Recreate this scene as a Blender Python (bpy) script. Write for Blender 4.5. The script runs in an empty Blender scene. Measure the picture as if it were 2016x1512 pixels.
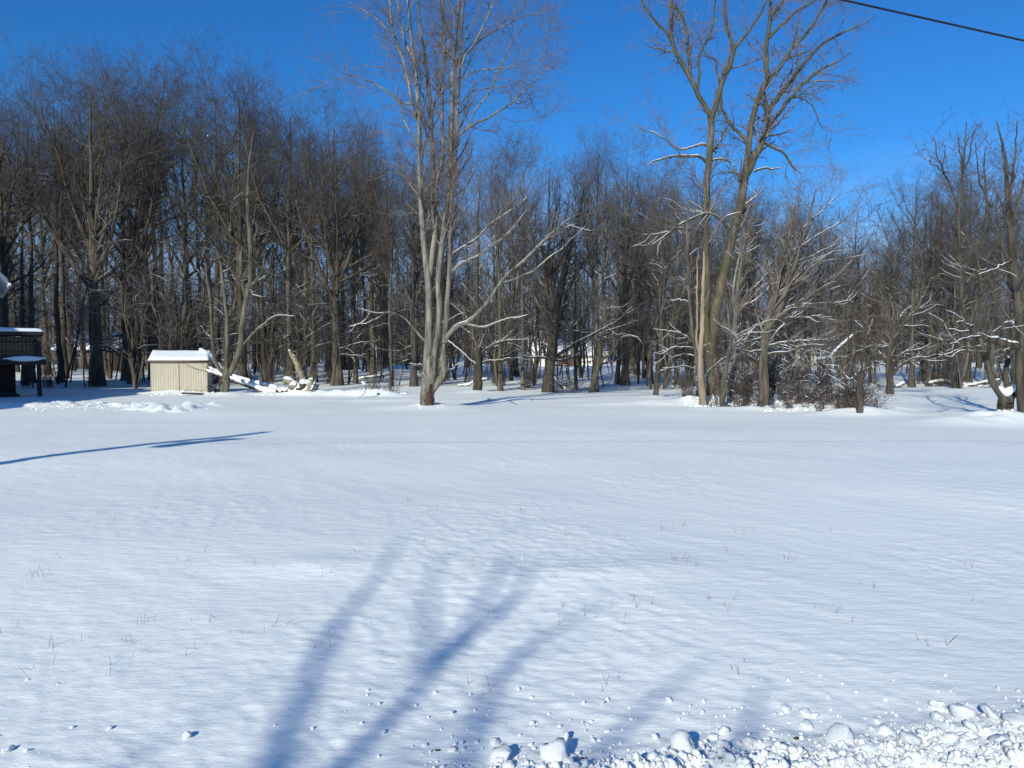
import bpy, math, numpy as np
from mathutils import Vector
R = math.radians
sc = bpy.context.scene
COL = sc.collection
# ------------------------------------------------------------------ camera, sky, sun, exposure
CAM_H = 1.70
cam_d = bpy.data.cameras.new('camera'); cam = bpy.data.objects.new('camera', cam_d); COL.objects.link(cam)
F_PX, CX, HOR = 1480.0, 1008.0, 700.0          # focal length and horizon row in photo pixels (2016 wide)
cam_d.sensor_width = 36.0; cam_d.lens = 36.0*F_PX/2016.0
cam_d.clip_start = 0.05; cam_d.clip_end = 3000
PITCH = math.atan((756-HOR)/F_PX)
cam.location = (0, 0, CAM_H); cam.rotation_euler = (math.pi/2-PITCH, 0, 0)
sc.camera = cam
SUN_EL = R(26); AZ = R(26)                     # light travels towards +x +y, azimuth from +y
TE = math.tan(SUN_EL)
LX, LY = math.sin(AZ), math.cos(AZ)
w = bpy.data.worlds.new('World'); sc.world = w; w.use_nodes = True
nt = w.node_tree; nt.nodes.clear()
out = nt.nodes.new('ShaderNodeOutputWorld'); bg = nt.nodes.new('ShaderNodeBackground')
sky = nt.nodes.new('ShaderNodeTexSky'); sky.sky_type = 'NISHITA'; sky.sun_disc = False
sky.sun_elevation = SUN_EL; sky.sun_rotation = math.pi+AZ
sky.altitude = 200; sky.air_density = 1.0; sky.dust_density = 0.35; sky.ozone_density = 2.2
hs = nt.nodes.new('ShaderNodeHueSaturation'); hs.inputs['Saturation'].default_value = 1.17; hs.inputs['Value'].default_value = 1.0
nt.links.new(sky.outputs[0], hs.inputs['Color']); tm_ = nt.nodes.new('ShaderNodeMix'); tm_.data_type = 'RGBA'; tm_.blend_type = 'MULTIPLY'; tm_.inputs[0].default_value = 1; tm_.inputs[7].default_value = (.31, .89, 1.42, 1); nt.links.new(hs.outputs[0], tm_.inputs[6])
# thin pale cloud bank low over the horizon
tc_ = nt.nodes.new('ShaderNodeTexCoord'); sp_ = nt.nodes.new('ShaderNodeSeparateXYZ'); nt.links.new(tc_.outputs['Generated'], sp_.inputs[0])
mp_ = nt.nodes.new('ShaderNodeMapping'); mp_.inputs['Scale'].default_value = (3, 3, 14); nt.links.new(tc_.outputs['Generated'], mp_.inputs[0])
nz_ = nt.nodes.new('ShaderNodeTexNoise'); nz_.inputs['Scale'].default_value = 1.6; nz_.inputs['Detail'].default_value = 5; nt.links.new(mp_.outputs[0], nz_.inputs[0])
ma_ = nt.nodes.new('ShaderNodeMath'); ma_.operation = 'MULTIPLY_ADD'; nt.links.new(nz_.outputs[0], ma_.inputs[0]); ma_.inputs[1].default_value = -.16; nt.links.new(sp_.outputs[2], ma_.inputs[2])
mr_ = nt.nodes.new('ShaderNodeMapRange'); mr_.interpolation_type = 'SMOOTHSTEP'; nt.links.new(ma_.outputs[0], mr_.inputs['Value'])
for k_, v_ in (('From Min', -.06), ('From Max', .17), ('To Min', .85), ('To Max', 0.0)): mr_.inputs[k_].default_value = v_
cm_ = nt.nodes.new('ShaderNodeMix'); cm_.data_type = 'RGBA'; cm_.inputs[7].default_value = (4.1, 5.0, 7.6, 1)
nt.links.new(mr_.outputs[0], cm_.inputs[0]); nt.links.new(tm_.outputs[2], cm_.inputs[6]); nt.links.new(cm_.outputs[2], bg.inputs[0]); nt.links.new(bg.outputs[0], out.inputs[0])
bg.inputs[1].default_value = 0.098
sd = bpy.data.lights.new('sun', 'SUN'); sd.energy = 4.55; sd.angle = R(0.53); sd.color = (1.0, 0.97, 0.84)
sun = bpy.data.objects.new('sun', sd); COL.objects.link(sun)
sun.rotation_euler = Vector((LX*math.cos(SUN_EL), LY*math.cos(SUN_EL), -math.sin(SUN_EL))).to_track_quat('-Z', 'Y').to_euler()
vs = sc.view_settings; vs.view_transform = 'Standard'; vs.look = 'None'; vs.exposure = 0.0; vs.gamma = 1.0

# ------------------------------------------------------------------ helpers
def W(px, py, Y):
    """photo pixel at depth Y (metres along +y) -> world point"""
    cz = math.cos(PITCH); sz = math.sin(PITCH)
    dx = (px-CX)/F_PX; dv = (756-py)/F_PX
    d = np.array([dx, cz+dv*sz, -sz+dv*cz]); d = d/d[1]*Y
    return np.array([d[0], Y, CAM_H+d[2]])
def G(px, py):
    """photo pixel on flat ground -> world x, y"""
    a = W(px, py, 1.0); t = CAM_H/(CAM_H-a[2])
    return a[0]*t, t
def tag(o, label=None, cat=None, group=None, kind=None):
    if label: o['label'] = label
    if cat: o['category'] = cat
    if group: o['group'] = group
    if kind: o['kind'] = kind
    return o
def empty(name, loc=(0, 0, 0), rz=0.0):
    o = bpy.data.objects.new(name, None); COL.objects.link(o); o.location = loc; o.rotation_euler.z = rz
    o.empty_display_size = 0.3
    return o
def mesh_from(name, V, Fs, smooth=True):
    """V (n,3); Fs list of int arrays (m,k) of k-gons"""
    me = bpy.data.meshes.new(name)
    V = np.asarray(V, np.float32); me.vertices.add(len(V)); me.vertices.foreach_set('co', V.ravel())
    nl = sum(f.size for f in Fs); nf = sum(len(f) for f in Fs)
    me.loops.add(nl); me.polygons.add(nf)
    me.loops.foreach_set('vertex_index', np.concatenate([f.ravel() for f in Fs]).astype(np.int32))
    tot = np.concatenate([np.full(len(f), f.shape[1]) for f in Fs]); st = np.concatenate([[0], np.cumsum(tot)[:-1]])
    me.polygons.foreach_set('loop_start', st.astype(np.int32)); me.polygons.foreach_set('loop_total', tot.astype(np.int32))
    if smooth: me.polygons.foreach_set('use_smooth', np.ones(nf, bool))
    me.update(calc_edges=True)
    return me
def link(name, me, mat=None, parent=None):
    o = bpy.data.objects.new(name, me); COL.objects.link(o)
    if mat is not None and len(me.materials) == 0: me.materials.append(mat)
    if parent is not None: o.parent = parent
    return o
class MB:
    def __init__(s): s.V = []; s.F = {}; s.n = 0
    def add(s, V, F):
        V = np.asarray(V, float)
        for f in F:
            s.F.setdefault(len(f), []).append([i+s.n for i in f])
        s.V.append(V); s.n += len(V)
    def box(s, x0, x1, y0, y1, z0, z1):
        s.add([(x0,y0,z0),(x1,y0,z0),(x1,y1,z0),(x0,y1,z0),(x0,y0,z1),(x1,y0,z1),(x1,y1,z1),(x0,y1,z1)],
              [(0,3,2,1),(4,5,6,7),(0,1,5,4),(1,2,6,5),(2,3,7,6),(3,0,4,7)])
    def prism(s, poly, axis, a, b):
        """poly: 2D points (u,v); axis 'x' -> (y,z) extruded in x; 'y' -> (x,z) extruded in y"""
        n = len(poly)
        if axis == 'y': V = [(u, a, v) for u, v in poly]+[(u, b, v) for u, v in poly]
        elif axis == 'x': V = [(a, u, v) for u, v in poly]+[(b, u, v) for u, v in poly]
        else: V = [(u, v, a) for u, v in poly]+[(u, v, b) for u, v in poly]
        F = [tuple(range(n)), tuple(range(2*n-1, n-1, -1))]+[(i, i+n, (i+1) % n+n, (i+1) % n) for i in range(n)]
        s.add(V, F)
    def build(s, name, mat, parent=None, smooth=False, bevel=0):
        me = mesh_from(name, np.concatenate(s.V), [np.array(f) for f in s.F.values()], smooth)
        o = link(name, me, mat, parent)
        if bevel:
            m = o.modifiers.new('bevel', 'BEVEL'); m.width = bevel; m.segments = 2; m.limit_method = 'ANGLE'
        return o
# vectorised value noise
_rt = np.random.RandomState(5).rand(65536)
def vnoise(x, y, z=None, seed=0):
    xi = np.floor(x).astype(np.int64); yi = np.floor(y).astype(np.int64); fx = x-xi; fy = y-yi
    fx = fx*fx*(3-2*fx); fy = fy*fy*(3-2*fy)
    def h(a, b, c=0): return _rt[((a*73856093) ^ (b*19349663) ^ ((c+seed)*83492791)) & 65535]
    if z is None:
        return (h(xi,yi)*(1-fx)+h(xi+1,yi)*fx)*(1-fy)+(h(xi,yi+1)*(1-fx)+h(xi+1,yi+1)*fx)*fy
    zi = np.floor(z).astype(np.int64); fz = z-zi; fz = fz*fz*(3-2*fz)
    def pl(k): return (h(xi,yi,k)*(1-fx)+h(xi+1,yi,k)*fx)*(1-fy)+(h(xi,yi+1,k)*(1-fx)+h(xi+1,yi+1,k)*fx)*fy
    return pl(zi)*(1-fz)+pl(zi+1)*fz
def sstep(a, b, x):
    t = np.clip((x-a)/(b-a), 0, 1); return t*t*(3-2*t)

# ------------------------------------------------------------------ materials
def mat(name): 
    m = bpy.data.materials.new(name); m.use_nodes = True; n = m.node_tree; b = n.nodes['Principled BSDF']; return m, n, b
def N(n, t, **k):
    o = n.nodes.new(t)
    for a, v in k.items():
        if a in o.inputs: o.inputs[a].default_value = v
        else: setattr(o, a, v)
    return o
def noise(n, vec, scale, detail=4, rough=.6):
    o = N(n, 'ShaderNodeTexNoise'); o.inputs['Scale'].default_value = scale; o.inputs['Detail'].default_value = detail; o.inputs['Roughness'].default_value = rough
    if vec is not None: n.links.new(vec, o.inputs['Vector'])
    return o
def ramp(n, fac, stops):
    r = n.nodes.new('ShaderNodeValToRGB'); e = r.color_ramp.elements
    while len(e) > 1: e.remove(e[-1])
    e[0].position = stops[0][0]; e[0].color = (*stops[0][1], 1)
    for p, c in stops[1:]:
        x = e.new(p); x.color = (*c, 1)
    n.links.new(fac, r.inputs[0]); return r
def coords(n, scale=(1, 1, 1), kind='Object'):
    tc = n.nodes.new('ShaderNodeTexCoord'); mp = n.nodes.new('ShaderNodeMapping'); mp.inputs['Scale'].default_value = scale
    n.links.new(tc.outputs[kind], mp.inputs[0]); return mp.outputs[0]
def bump(n, b, h, strength, dist):
    bu = n.nodes.new('ShaderNodeBump'); bu.inputs['Strength'].default_value = strength; bu.inputs['Distance'].default_value = dist
    n.links.new(h, bu.inputs['Height']); n.links.new(bu.outputs[0], b.inputs['Normal']); return bu
def bark(name, dark, light, scale=6, snowy=True, moss=None, rand=0.25, bstr=.8):
    m, n, b = mat(name)
    v = coords(n, (1, 1, .16)); ns = noise(n, v, scale, 6, .65)
    v2 = coords(n); n2 = noise(n, v2, .8, 3)
    r = ramp(n, ns.outputs[0], [(.33, dark), (.62, light)])
    mx = N(n, 'ShaderNodeMix', data_type='RGBA', blend_type='MULTIPLY'); mx.inputs[0].default_value = 1
    r2 = ramp(n, n2.outputs[0], [(.3, (.7, .7, .72)), (.7, (1.12, 1.08, 1.0))])
    n.links.new(r.outputs[0], mx.inputs[6]); n.links.new(r2.outputs[0], mx.inputs[7])
    c = mx.outputs[2]
    oi = n.nodes.new('ShaderNodeObjectInfo')
    rr = ramp(n, oi.outputs['Random'], [(0, (1-rand, 1-rand, 1-rand*.8)), (.5, (1, .96, .9)), (1, (1+rand, 1+rand*.9, 1+rand*.7))])
    m2 = N(n, 'ShaderNodeMix', data_type='RGBA', blend_type='MULTIPLY'); m2.inputs[0].default_value = 1
    n.links.new(c, m2.inputs[6]); n.links.new(rr.outputs[0], m2.inputs[7]); c = m2.outputs[2]
    if moss:
        n3 = noise(n, v2, 1.7, 4); r3 = ramp(n, n3.outputs[0], [(.45, (0, 0, 0)), (.6, (1, 1, 1))])
        m3 = N(n, 'ShaderNodeMix', data_type='RGBA'); n.links.new(r3.outputs[0], m3.inputs[0]); n.links.new(c, m3.inputs[6]); m3.inputs[7].default_value = (*moss, 1); c = m3.outputs[2]
    if snowy:
        g = n.nodes.new('ShaderNodeNewGeometry'); sp = n.nodes.new('ShaderNodeSeparateXYZ'); n.links.new(g.outputs['Normal'], sp.inputs[0])
        n4 = noise(n, v2, 3.0, 3)
        ad = N(n, 'ShaderNodeMath', operation='ADD'); n.links.new(sp.outputs[2], ad.inputs[0]); n.links.new(n4.outputs[0], ad.inputs[1])
        r4 = ramp(n, ad.outputs[0], [(.0, (0, 0, 0)), (1, (0, 0, 0))]); r4.color_ramp.elements[0].position = .0
        cl = N(n, 'ShaderNodeMapRange'); cl.inputs['From Min'].default_value = 1.33; cl.inputs['From Max'].default_value = 1.43
        n.links.new(ad.outputs[0], cl.inputs['Value'])
        n.nodes.remove(r4)
        m4 = N(n, 'ShaderNodeMix', data_type='RGBA'); n.links.new(cl.outputs[0], m4.inputs[0]); n.links.new(c, m4.inputs[6]); m4.inputs[7].default_value = (.8, .83, .87, 1); c = m4.outputs[2]
    n.links.new(c, b.inputs['Base Color']); b.inputs['Roughness'].default_value = .9; b.inputs['Specular IOR Level'].default_value = .15
    if bstr: bump(n, b, ns.outputs[0], bstr, .05)
    return m
M = {}
M['bark'] = bark('forest_bark', (.034, .031, .026), (.155, .14, .112))
M['bark_dark'] = bark('dark_bark', (.022, .02, .017), (.1, .09, .074))
M['maple'] = bark('silver_grey_bark', (.045, .044, .04), (.30, .285, .25), 7, rand=.05, bstr=1)
M['cotton'] = bark('olive_bark', (.035, .031, .022), (.165, .142, .1), 8, rand=.05, moss=(.085, .078, .045), bstr=1)
M['pale'] = bark('pale_dead_wood', (.17, .145, .11), (.36, .31, .24), 5, rand=.05)
M['red'] = bark('red_rotten_wood', (.025, .016, .013), (.125, .064, .046), 9, snowy=False, rand=.0)
def plain(name, c1, c2, scale=9, rough=.85, bs=0, stretch=(1, 1, 1), spec=.2):
    m, n, b = mat(name); v = coords(n, stretch); ns = noise(n, v, scale, 4)
    r = ramp(n, ns.outputs[0], [(.3, c1), (.7, c2)]); n.links.new(r.outputs[0], b.inputs['Base Color'])
    b.inputs['Roughness'].default_value = rough; b.inputs['Specular IOR Level'].default_value = spec
    if bs: bump(n, b, ns.outputs[0], bs, .02)
    return m
M['twig'] = plain('twig_bark', (.052, .046, .043), (.14, .122, .11), 3)
M['twig_red'] = plain('red_brown_twig', (.058, .046, .04), (.155, .12, .1), 3)
M['twig_grey'] = plain('grey_twig', (.09, .078, .07), (.24, .2, .175), 3)
M['leaf'] = plain('dry_leaf', (.13, .065, .035), (.26, .15, .085), 5)
M['stalk'] = plain('dry_grass_stalk', (.09, .065, .05), (.2, .15, .11), 8)
M['wood_dark'] = plain('weathered_dark_timber', (.022, .02, .024), (.055, .048, .045), 5, stretch=(8, 8, .6), bs=.4)
M['wood_grey'] = plain('weathered_fence_board', (.2, .165, .13), (.38, .32, .25), 4, stretch=(10, 10, .6), bs=.4)
M['white_paint'] = plain('white_paint', (.72, .73, .74), (.8, .8, .8), 3, .5)
M['siding'] = plain('white_siding', (.68, .69, .7), (.76, .76, .76), 2, .55)
M['tan_siding'] = plain('tan_siding', (.4, .37, .3), (.5, .46, .38), 2, .7)
M['brick'] = plain('red_brown_brick', (.11, .07, .055), (.17, .11, .085), 12)
M['glass'] = plain('dark_window_glass', (.02, .025, .03), (.04, .045, .05), 1, .08, spec=.6)
M['black'] = plain('black_metal', (.02, .02, .024), (.05, .05, .055), 9, .5)
M['purple'] = plain('faded_purple_metal', (.06, .05, .09), (.14, .12, .17), 9, .5)
M['grey_metal'] = plain('galvanised_metal', (.25, .26, .27), (.4, .41, .42), 6, .45)
M['trim'] = plain('brown_trim', (.12, .075, .055), (.2, .13, .1), 6)
M['dirt'] = plain('frozen_road_dirt', (.04, .028, .018), (.12, .085, .055), 30, .95, .6)
M['cable'] = plain('cable_sheath', (.012, .012, .02), (.02, .02, .03), 6)
def shed_mat():
    m, n, b = mat('cream_grooved_siding'); v = coords(n)
    sp = n.nodes.new('ShaderNodeSeparateXYZ'); n.links.new(v, sp.inputs[0])
    ns = noise(n, coords(n, (6, 6, .8)), 2.2, 5)
    r = ramp(n, ns.outputs[0], [(.3, (.43, .385, .29)), (.7, (.51, .46, .355))])
    # grime rising from the ground
    mr = N(n, 'ShaderNodeMapRange'); mr.inputs['From Min'].default_value = .05; mr.inputs['From Max'].default_value = .45; n.links.new(sp.outputs[2], mr.inputs['Value'])
    n2 = noise(n, v, 5, 4); mm = N(n, 'ShaderNodeMath', operation='ADD'); n.links.new(mr.outputs[0], mm.inputs[0]); n.links.new(n2.outputs[0], mm.inputs[1])
    r2 = ramp(n, mm.outputs[0], [(.35, (.6, .55, .5)), (.9, (1, 1, 1))])
    mx = N(n, 'ShaderNodeMix', data_type='RGBA', blend_type='MULTIPLY'); mx.inputs[0].default_value = 1
    n.links.new(r.outputs[0], mx.inputs[6]); n.links.new(r2.outputs[0], mx.inputs[7]); n.links.new(mx.outputs[2], b.inputs['Base Color']); b.inputs['Roughness'].default_value = .75
    return m
M['shed'] = shed_mat()
def snow_mat(name, fine=True):
    m, n, b = mat(name)
    v = coords(n, (1, 1, 1), 'Object')
    n1 = noise(n, v, .35, 4); r = ramp(n, n1.outputs[0], [(.3, (.86, .89, .845)), (.7, (.90, .92, .87))])
    n.links.new(r.outputs[0], b.inputs['Base Color']); b.inputs['Roughness'].default_value = .55; b.inputs['Specular IOR Level'].default_value = .25
    if fine:
        mp = n.nodes.new('ShaderNodeMapping'); mp.inputs['Rotation'].default_value = (0, 0, R(48)); mp.inputs['Scale'].default_value = (2.2, 6.5, 1)
        tc = n.nodes.new('ShaderNodeTexCoord'); n.links.new(tc.outputs['Object'], mp.inputs[0])
        a = noise(n, mp.outputs[0], 1.6, 5, .6); c = noise(n, v, 40, 3, .6)
        ad = N(n, 'ShaderNodeMath', operation='MULTIPLY_ADD'); n.links.new(c.outputs[0], ad.inputs[0]); ad.inputs[1].default_value = .06; n.links.new(a.outputs[0], ad.inputs[2])
        bump(n, b, ad.outputs[0], .24, .05)
    else:
        a = noise(n, v, 14, 4, .6); bump(n, b, a.outputs[0], .35, .03)
    return m
M['snow'] = snow_mat('snow_field'); M['snow2'] = snow_mat('clumped_snow', False)
for e_ in [q for q in M['snow2'].node_tree.nodes if q.type == 'VALTORGB'][0].color_ramp.elements: e_.color = (.79, .81, .81, 1)
M['packed'] = snow_mat('packed_plough_snow', False)
for e_, c_ in zip([q for q in M['packed'].node_tree.nodes if q.type == 'VALTORGB'][0].color_ramp.elements, ((.60, .62, .64), (.76, .78, .78))): e_.color = (*c_, 1)
[q for q in M['packed'].node_tree.nodes if q.type == 'TEX_NOISE'][0].inputs['Scale'].default_value = 9
# ------------------------------------------------------------------ tube and branch growth
def tube_arrays(P, Rr, S):
    """P (N,K,3), Rr (N,K) -> verts, quads"""
    Nn, K, _ = P.shape
    T = np.empty_like(P); T[:, 1:-1] = P[:, 2:]-P[:, :-2]; T[:, 0] = P[:, 1]-P[:, 0]; T[:, -1] = P[:, -1]-P[:, -2]
    T /= np.linalg.norm(T, axis=2, keepdims=True)+1e-9
    av = np.abs(T.mean(1)); k = np.argmin(av, 1); ref = np.eye(3)[k][:, None, :]
    U = np.cross(T, np.broadcast_to(ref, T.shape)); U /= np.linalg.norm(U, axis=2, keepdims=True)+1e-9
    Vv = np.cross(T, U)
    a = np.arange(S)*2*np.pi/S; ca = np.cos(a)[None, None, :, None]; sa = np.sin(a)[None, None, :, None]
    V = P[:, :, None, :]+Rr[:, :, None, None]*(ca*U[:, :, None, :]+sa*Vv[:, :, None, :])
    base = (np.arange(Nn)*K*S)[:, None, None]+(np.arange(K-1)*S)[None, :, None]
    j = np.arange(S); j2 = (j+1) % S
    q = np.stack([base+j, base+j2, base+S+j2, base+S+j], -1)
    return V.reshape(-1, 3), q.reshape(-1, 4)
def tubes_mesh(name, sets, extra=None):
    Vs = []; Qs = []; off = 0
    for P, Rr, S in sets:
        if len(P) == 0: continue
        V, Q = tube_arrays(P, Rr, S); Vs.append(V); Qs.append(Q+off); off += len(V)
    if extra is not None:
        V, Q = extra; Vs.append(V); Qs.append(Q+off)
    return mesh_from(name, np.concatenate(Vs), Qs)
def resample(pts, K, rng=None, jit=0.0):
    """pts (m,4): x y z r -> smooth K points"""
    pts = np.asarray(pts, float); m = len(pts)
    d = np.concatenate([[0], np.cumsum(np.linalg.norm(np.diff(pts[:, :3], axis=0), axis=1))])+np.arange(m)*1e-6
    s = np.linspace(0, d[-1], K); outp = np.empty((K, 4))
    tang = np.gradient(pts, d, axis=0) if m > 2 else np.repeat((pts[1:]-pts[:1])/d[-1], 2, 0)
    i = np.clip(np.searchsorted(d, s, side='right')-1, 0, m-2); h = d[i+1]-d[i]; t = (s-d[i])/h
    t = t[:, None]; h = h[:, None]
    outp = (2*t**3-3*t**2+1)*pts[i]+(t**3-2*t**2+t)*h*tang[i]+(-2*t**3+3*t**2)*pts[i+1]+(t**3-t**2)*h*tang[i+1]
    outp[:, 3] = np.interp(s, d, pts[:, 3])
    if rng is not None and jit > 0:
        n = rng.randn(K, 3)*jit*outp[:, 3:4]; n[0] = 0; outp[:, :3] += n
    return outp
def grow(P, Rr, rng, n, t0=.2, t1=1., ang=(30, 50), L=(.3, .5), rel=True, fall=.5, K=5, wob=.18, up=.12, rf=.55, rtip=.3, rmin=.004, dens=None, tpow=1.0, flat=0.0):
    Np, Kp, _ = P.shape
    plen = np.linalg.norm(np.diff(P, axis=1), axis=2).sum(1)
    if dens is not None: cnt = np.maximum(0, np.round(plen*dens*rng.uniform(.75, 1.25, Np))).astype(int)
    else: cnt = np.maximum(0, np.round(n*rng.uniform(.7, 1.3, Np))).astype(int)
    idx = np.repeat(np.arange(Np), cnt); m = len(idx)
    t = t0+(t1-t0)*rng.rand(m)**tpow
    f = t*(Kp-1); i = np.clip(f.astype(int), 0, Kp-2); fr = (f-i)[:, None]
    pos = P[idx, i]*(1-fr)+P[idx, i+1]*fr; tan = P[idx, i+1]-P[idx, i]; tan /= np.linalg.norm(tan, axis=1, keepdims=True)+1e-9
    rad = Rr[idx, i]*(1-fr[:, 0])+Rr[idx, i+1]*fr[:, 0]
    q = rng.randn(m, 3); q[:, 2] *= (1-flat); q -= (q*tan).sum(1, keepdims=True)*tan; q /= np.linalg.norm(q, axis=1, keepdims=True)+1e-9
    a = np.radians(rng.uniform(ang[0], ang[1], m))[:, None]
    d = np.cos(a)*tan+np.sin(a)*q
    ln = rng.uniform(L[0], L[1], m)*(1-fall*t)
    if rel: ln = ln*plen[idx]
    sl = ln/(K-1)
    pts = np.empty((m, K, 3)); pts[:, 0] = pos
    for k in range(1, K):
        pts[:, k] = pts[:, k-1]+d*sl[:, None]
        d = d+rng.randn(m, 3)*wob; d[:, 2] += up; d /= np.linalg.norm(d, axis=1, keepdims=True)
    r0 = np.clip(rad*rf*rng.uniform(.75, 1.1, m), rmin, None)
    rr = r0[:, None]*np.linspace(1, rtip, K)[None, :]; rr = np.maximum(rr, rmin*.6)
    return pts, rr
def snow_tubes(P, Rr, rng, zmax=1e9, prob=.6, hmin=.45, k=1.0, S=5, minr=.012):
    """snow lying along the upper side of near-level limbs"""
    T = np.gradient(P, axis=1); T /= np.linalg.norm(T, axis=2, keepdims=True)+1e-9
    hor = np.sqrt(np.clip(1-T[:, :, 2]**2, 0, 1))
    w_ = sstep(hmin, hmin+.2, hor)
    nz = vnoise(P[:, :, 0]*1.7, P[:, :, 1]*1.7, P[:, :, 2]*1.7, seed=3)
    w_ = w_*sstep(.62-prob*.55, .72-prob*.55, nz)*(P[:, :, 2] < zmax)
    rs = (Rr*.42+minr*.35)*w_*k
    keep = (w_ > .3).sum(1) >= 2
    P2 = P+np.array([0, 0, 1.0])*(Rr*.75)[:, :, None]*np.minimum(1, w_)[:, :, None]
    rs = rs[keep]; P2 = P2[keep]
    if len(rs): rs[:, 0] *= .2; rs[:, -1] *= .2
    return P2, np.maximum(rs, 1e-4), S
def taper_ends(P, Rr):
    """close tube ends with a short cap"""
    A = P[:, :1]; B = P[:, -1:]
    P2 = np.concatenate([A, P, B], 1)
    d0 = P[:, 0]-P[:, 1]; d1 = P[:, -1]-P[:, -2]
    P2[:, 0] += d0/np.linalg.norm(d0, axis=1, keepdims=True)*Rr[:, 0:1]*.15; P2[:, -1] += d1/np.linalg.norm(d1, axis=1, keepdims=True)*Rr[:, -1:]*.15
    R2 = np.concatenate([Rr[:, :1]*.02, Rr, Rr[:, -1:]*.02], 1)
    return P2, R2

# ------------------------------------------------------------------ forest tree prototypes (height about 18 m)
def proto(seed, H=18., la=(10, 24),  r0=.22, cb=.38, leaders=3, limbs=16, spread=1.0, lowb=6, dense=1.0, lean=.0, low_len=2.2, twig='twig', top=.85, leafy=0):
    rng = np.random.RandomState(seed)
    # stem
    K = 18; z = np.linspace(0, H*top, K)
    wx = np.cumsum(rng.randn(K))*.035*H/18+lean*z/H; wy = np.cumsum(rng.randn(K))*.035*H/18
    wx -= wx[0]; wy -= wy[0]
    P0 = np.stack([wx, wy, z], 1)[None]; P0[0, 0, 2] = -.25
    Rv = r0*(1-.9*(z/(H*top))**.9); Rv[0] *= 1.55; Rv[1] *= 1.08; R0 = np.maximum(Rv, .02)[None]
    lv1 = []
    if leaders: lv1.append(grow(P0, R0, rng, leaders, cb, cb+.25, la, (.5, .66), True, .35, 14, .07, .05, .76, .16))
    lv1 = [(p, r) for p, r in lv1]
    PB = np.concatenate([p for p, r in lv1]) if lv1 else None
    L1 = grow(P0, R0, rng, limbs, cb, .97, (26*spread, 58*spread), (.26, .44), True, .55, 9, .15, .07, .58, .2)
    L2 = []
    for p, r in lv1: L2.append(grow(p, r, rng, 12, .15, 1., (24, 52), (.26, .46), True, .4, 8, .15, .07, .55, .25, tpow=.75))
    L2.append(grow(*L1, rng, 7, .22, 1., (26, 58), (.35, .6), True, .3, 7, .17, .07, .6, .3, tpow=.7))
    low = grow(P0, R0, rng, lowb, .08, cb+.05, (55, 100), (low_len*.6, low_len*1.4), False, .2, 8, .18, .02, .28, .2, rmin=.012) if lowb else None
    l2p = L2+([low] if low is not None else [])
    L3 = [grow(p, r, rng, 0, .25, 1., (25, 60), (.7, 1.6), False, .2, 5, .2, .05, .55, .4, rmin=.006, dens=2.2*dense, tpow=.65) for p, r in l2p]+[grow(p, r, rng, 0, .55, 1., (25, 60), (.7, 1.5), False, .2, 5, .2, .05, .5, .4, rmin=.006, dens=2.3*dense) for p, r in lv1+[L1]]
    L4 = [grow(p, r, rng, 0, .1, 1., (25, 60), (.35, .9), False, .2, 4, .22, .05, .6, .55, rmin=.0046, dens=3.7*dense, tpow=.8) for p, r in L3]
    trunk = tubes_mesh('trunk', [(P0, R0, 10)]+[(p, r, 7) for p, r in lv1]+[(*L1, 5)]+[(p, r, 4) for p, r in l2p])
    crown = tubes_mesh('crown', [(p, r, 3) for p, r in L3]+[(p, r, 3) for p, r in L4])
    trunk.materials.append(M['bark']); crown.materials.append(M[twig])
    sn = [snow_tubes(p, r, rng, zmax=H*.42, prob=.1, k=.7) for p, r in l2p]
    if low is not None: sn.append(snow_tubes(*L3[len(l2p)-1], rng, zmax=H*.4, prob=.12, minr=.008, S=4))
    sn = [s for s in sn if len(s[0])]
    snow = tubes_mesh('snow_cover', sn) if sn else None
    if snow: snow.materials.append(M['snow2'])
    lv = None
    if leafy:
        pp = np.concatenate([p.reshape(-1, 3) for p, r in L3+L4[-1:]]); pp = pp[pp[:, 2] < H*.5]
        pp = pp[rng.permutation(len(pp))[:leafy]]; lv = leaf_mesh(pp, rng, .05)
    return dict(trunk=trunk, crown=crown, snow=snow, leaves=lv, H=H)
def leaf_mesh(pp, rng, s):
    n = len(pp); a = rng.randn(n, 3); a /= np.linalg.norm(a, axis=1, keepdims=True); b = np.cross(a, rng.randn(n, 3)); b /= np.linalg.norm(b, axis=1, keepdims=True)
    sz = s*rng.uniform(.6, 1.3, n)[:, None]; pp = pp+rng.randn(n, 3)*.05
    V = np.stack([pp-a*sz, pp+b*sz*.45, pp+a*sz, pp-b*sz*.45], 1).reshape(-1, 3)
    me = mesh_from('dry_leaves', V, [np.arange(n*4).reshape(n, 4)], False); me.materials.append(M['leaf']); return me
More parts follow.
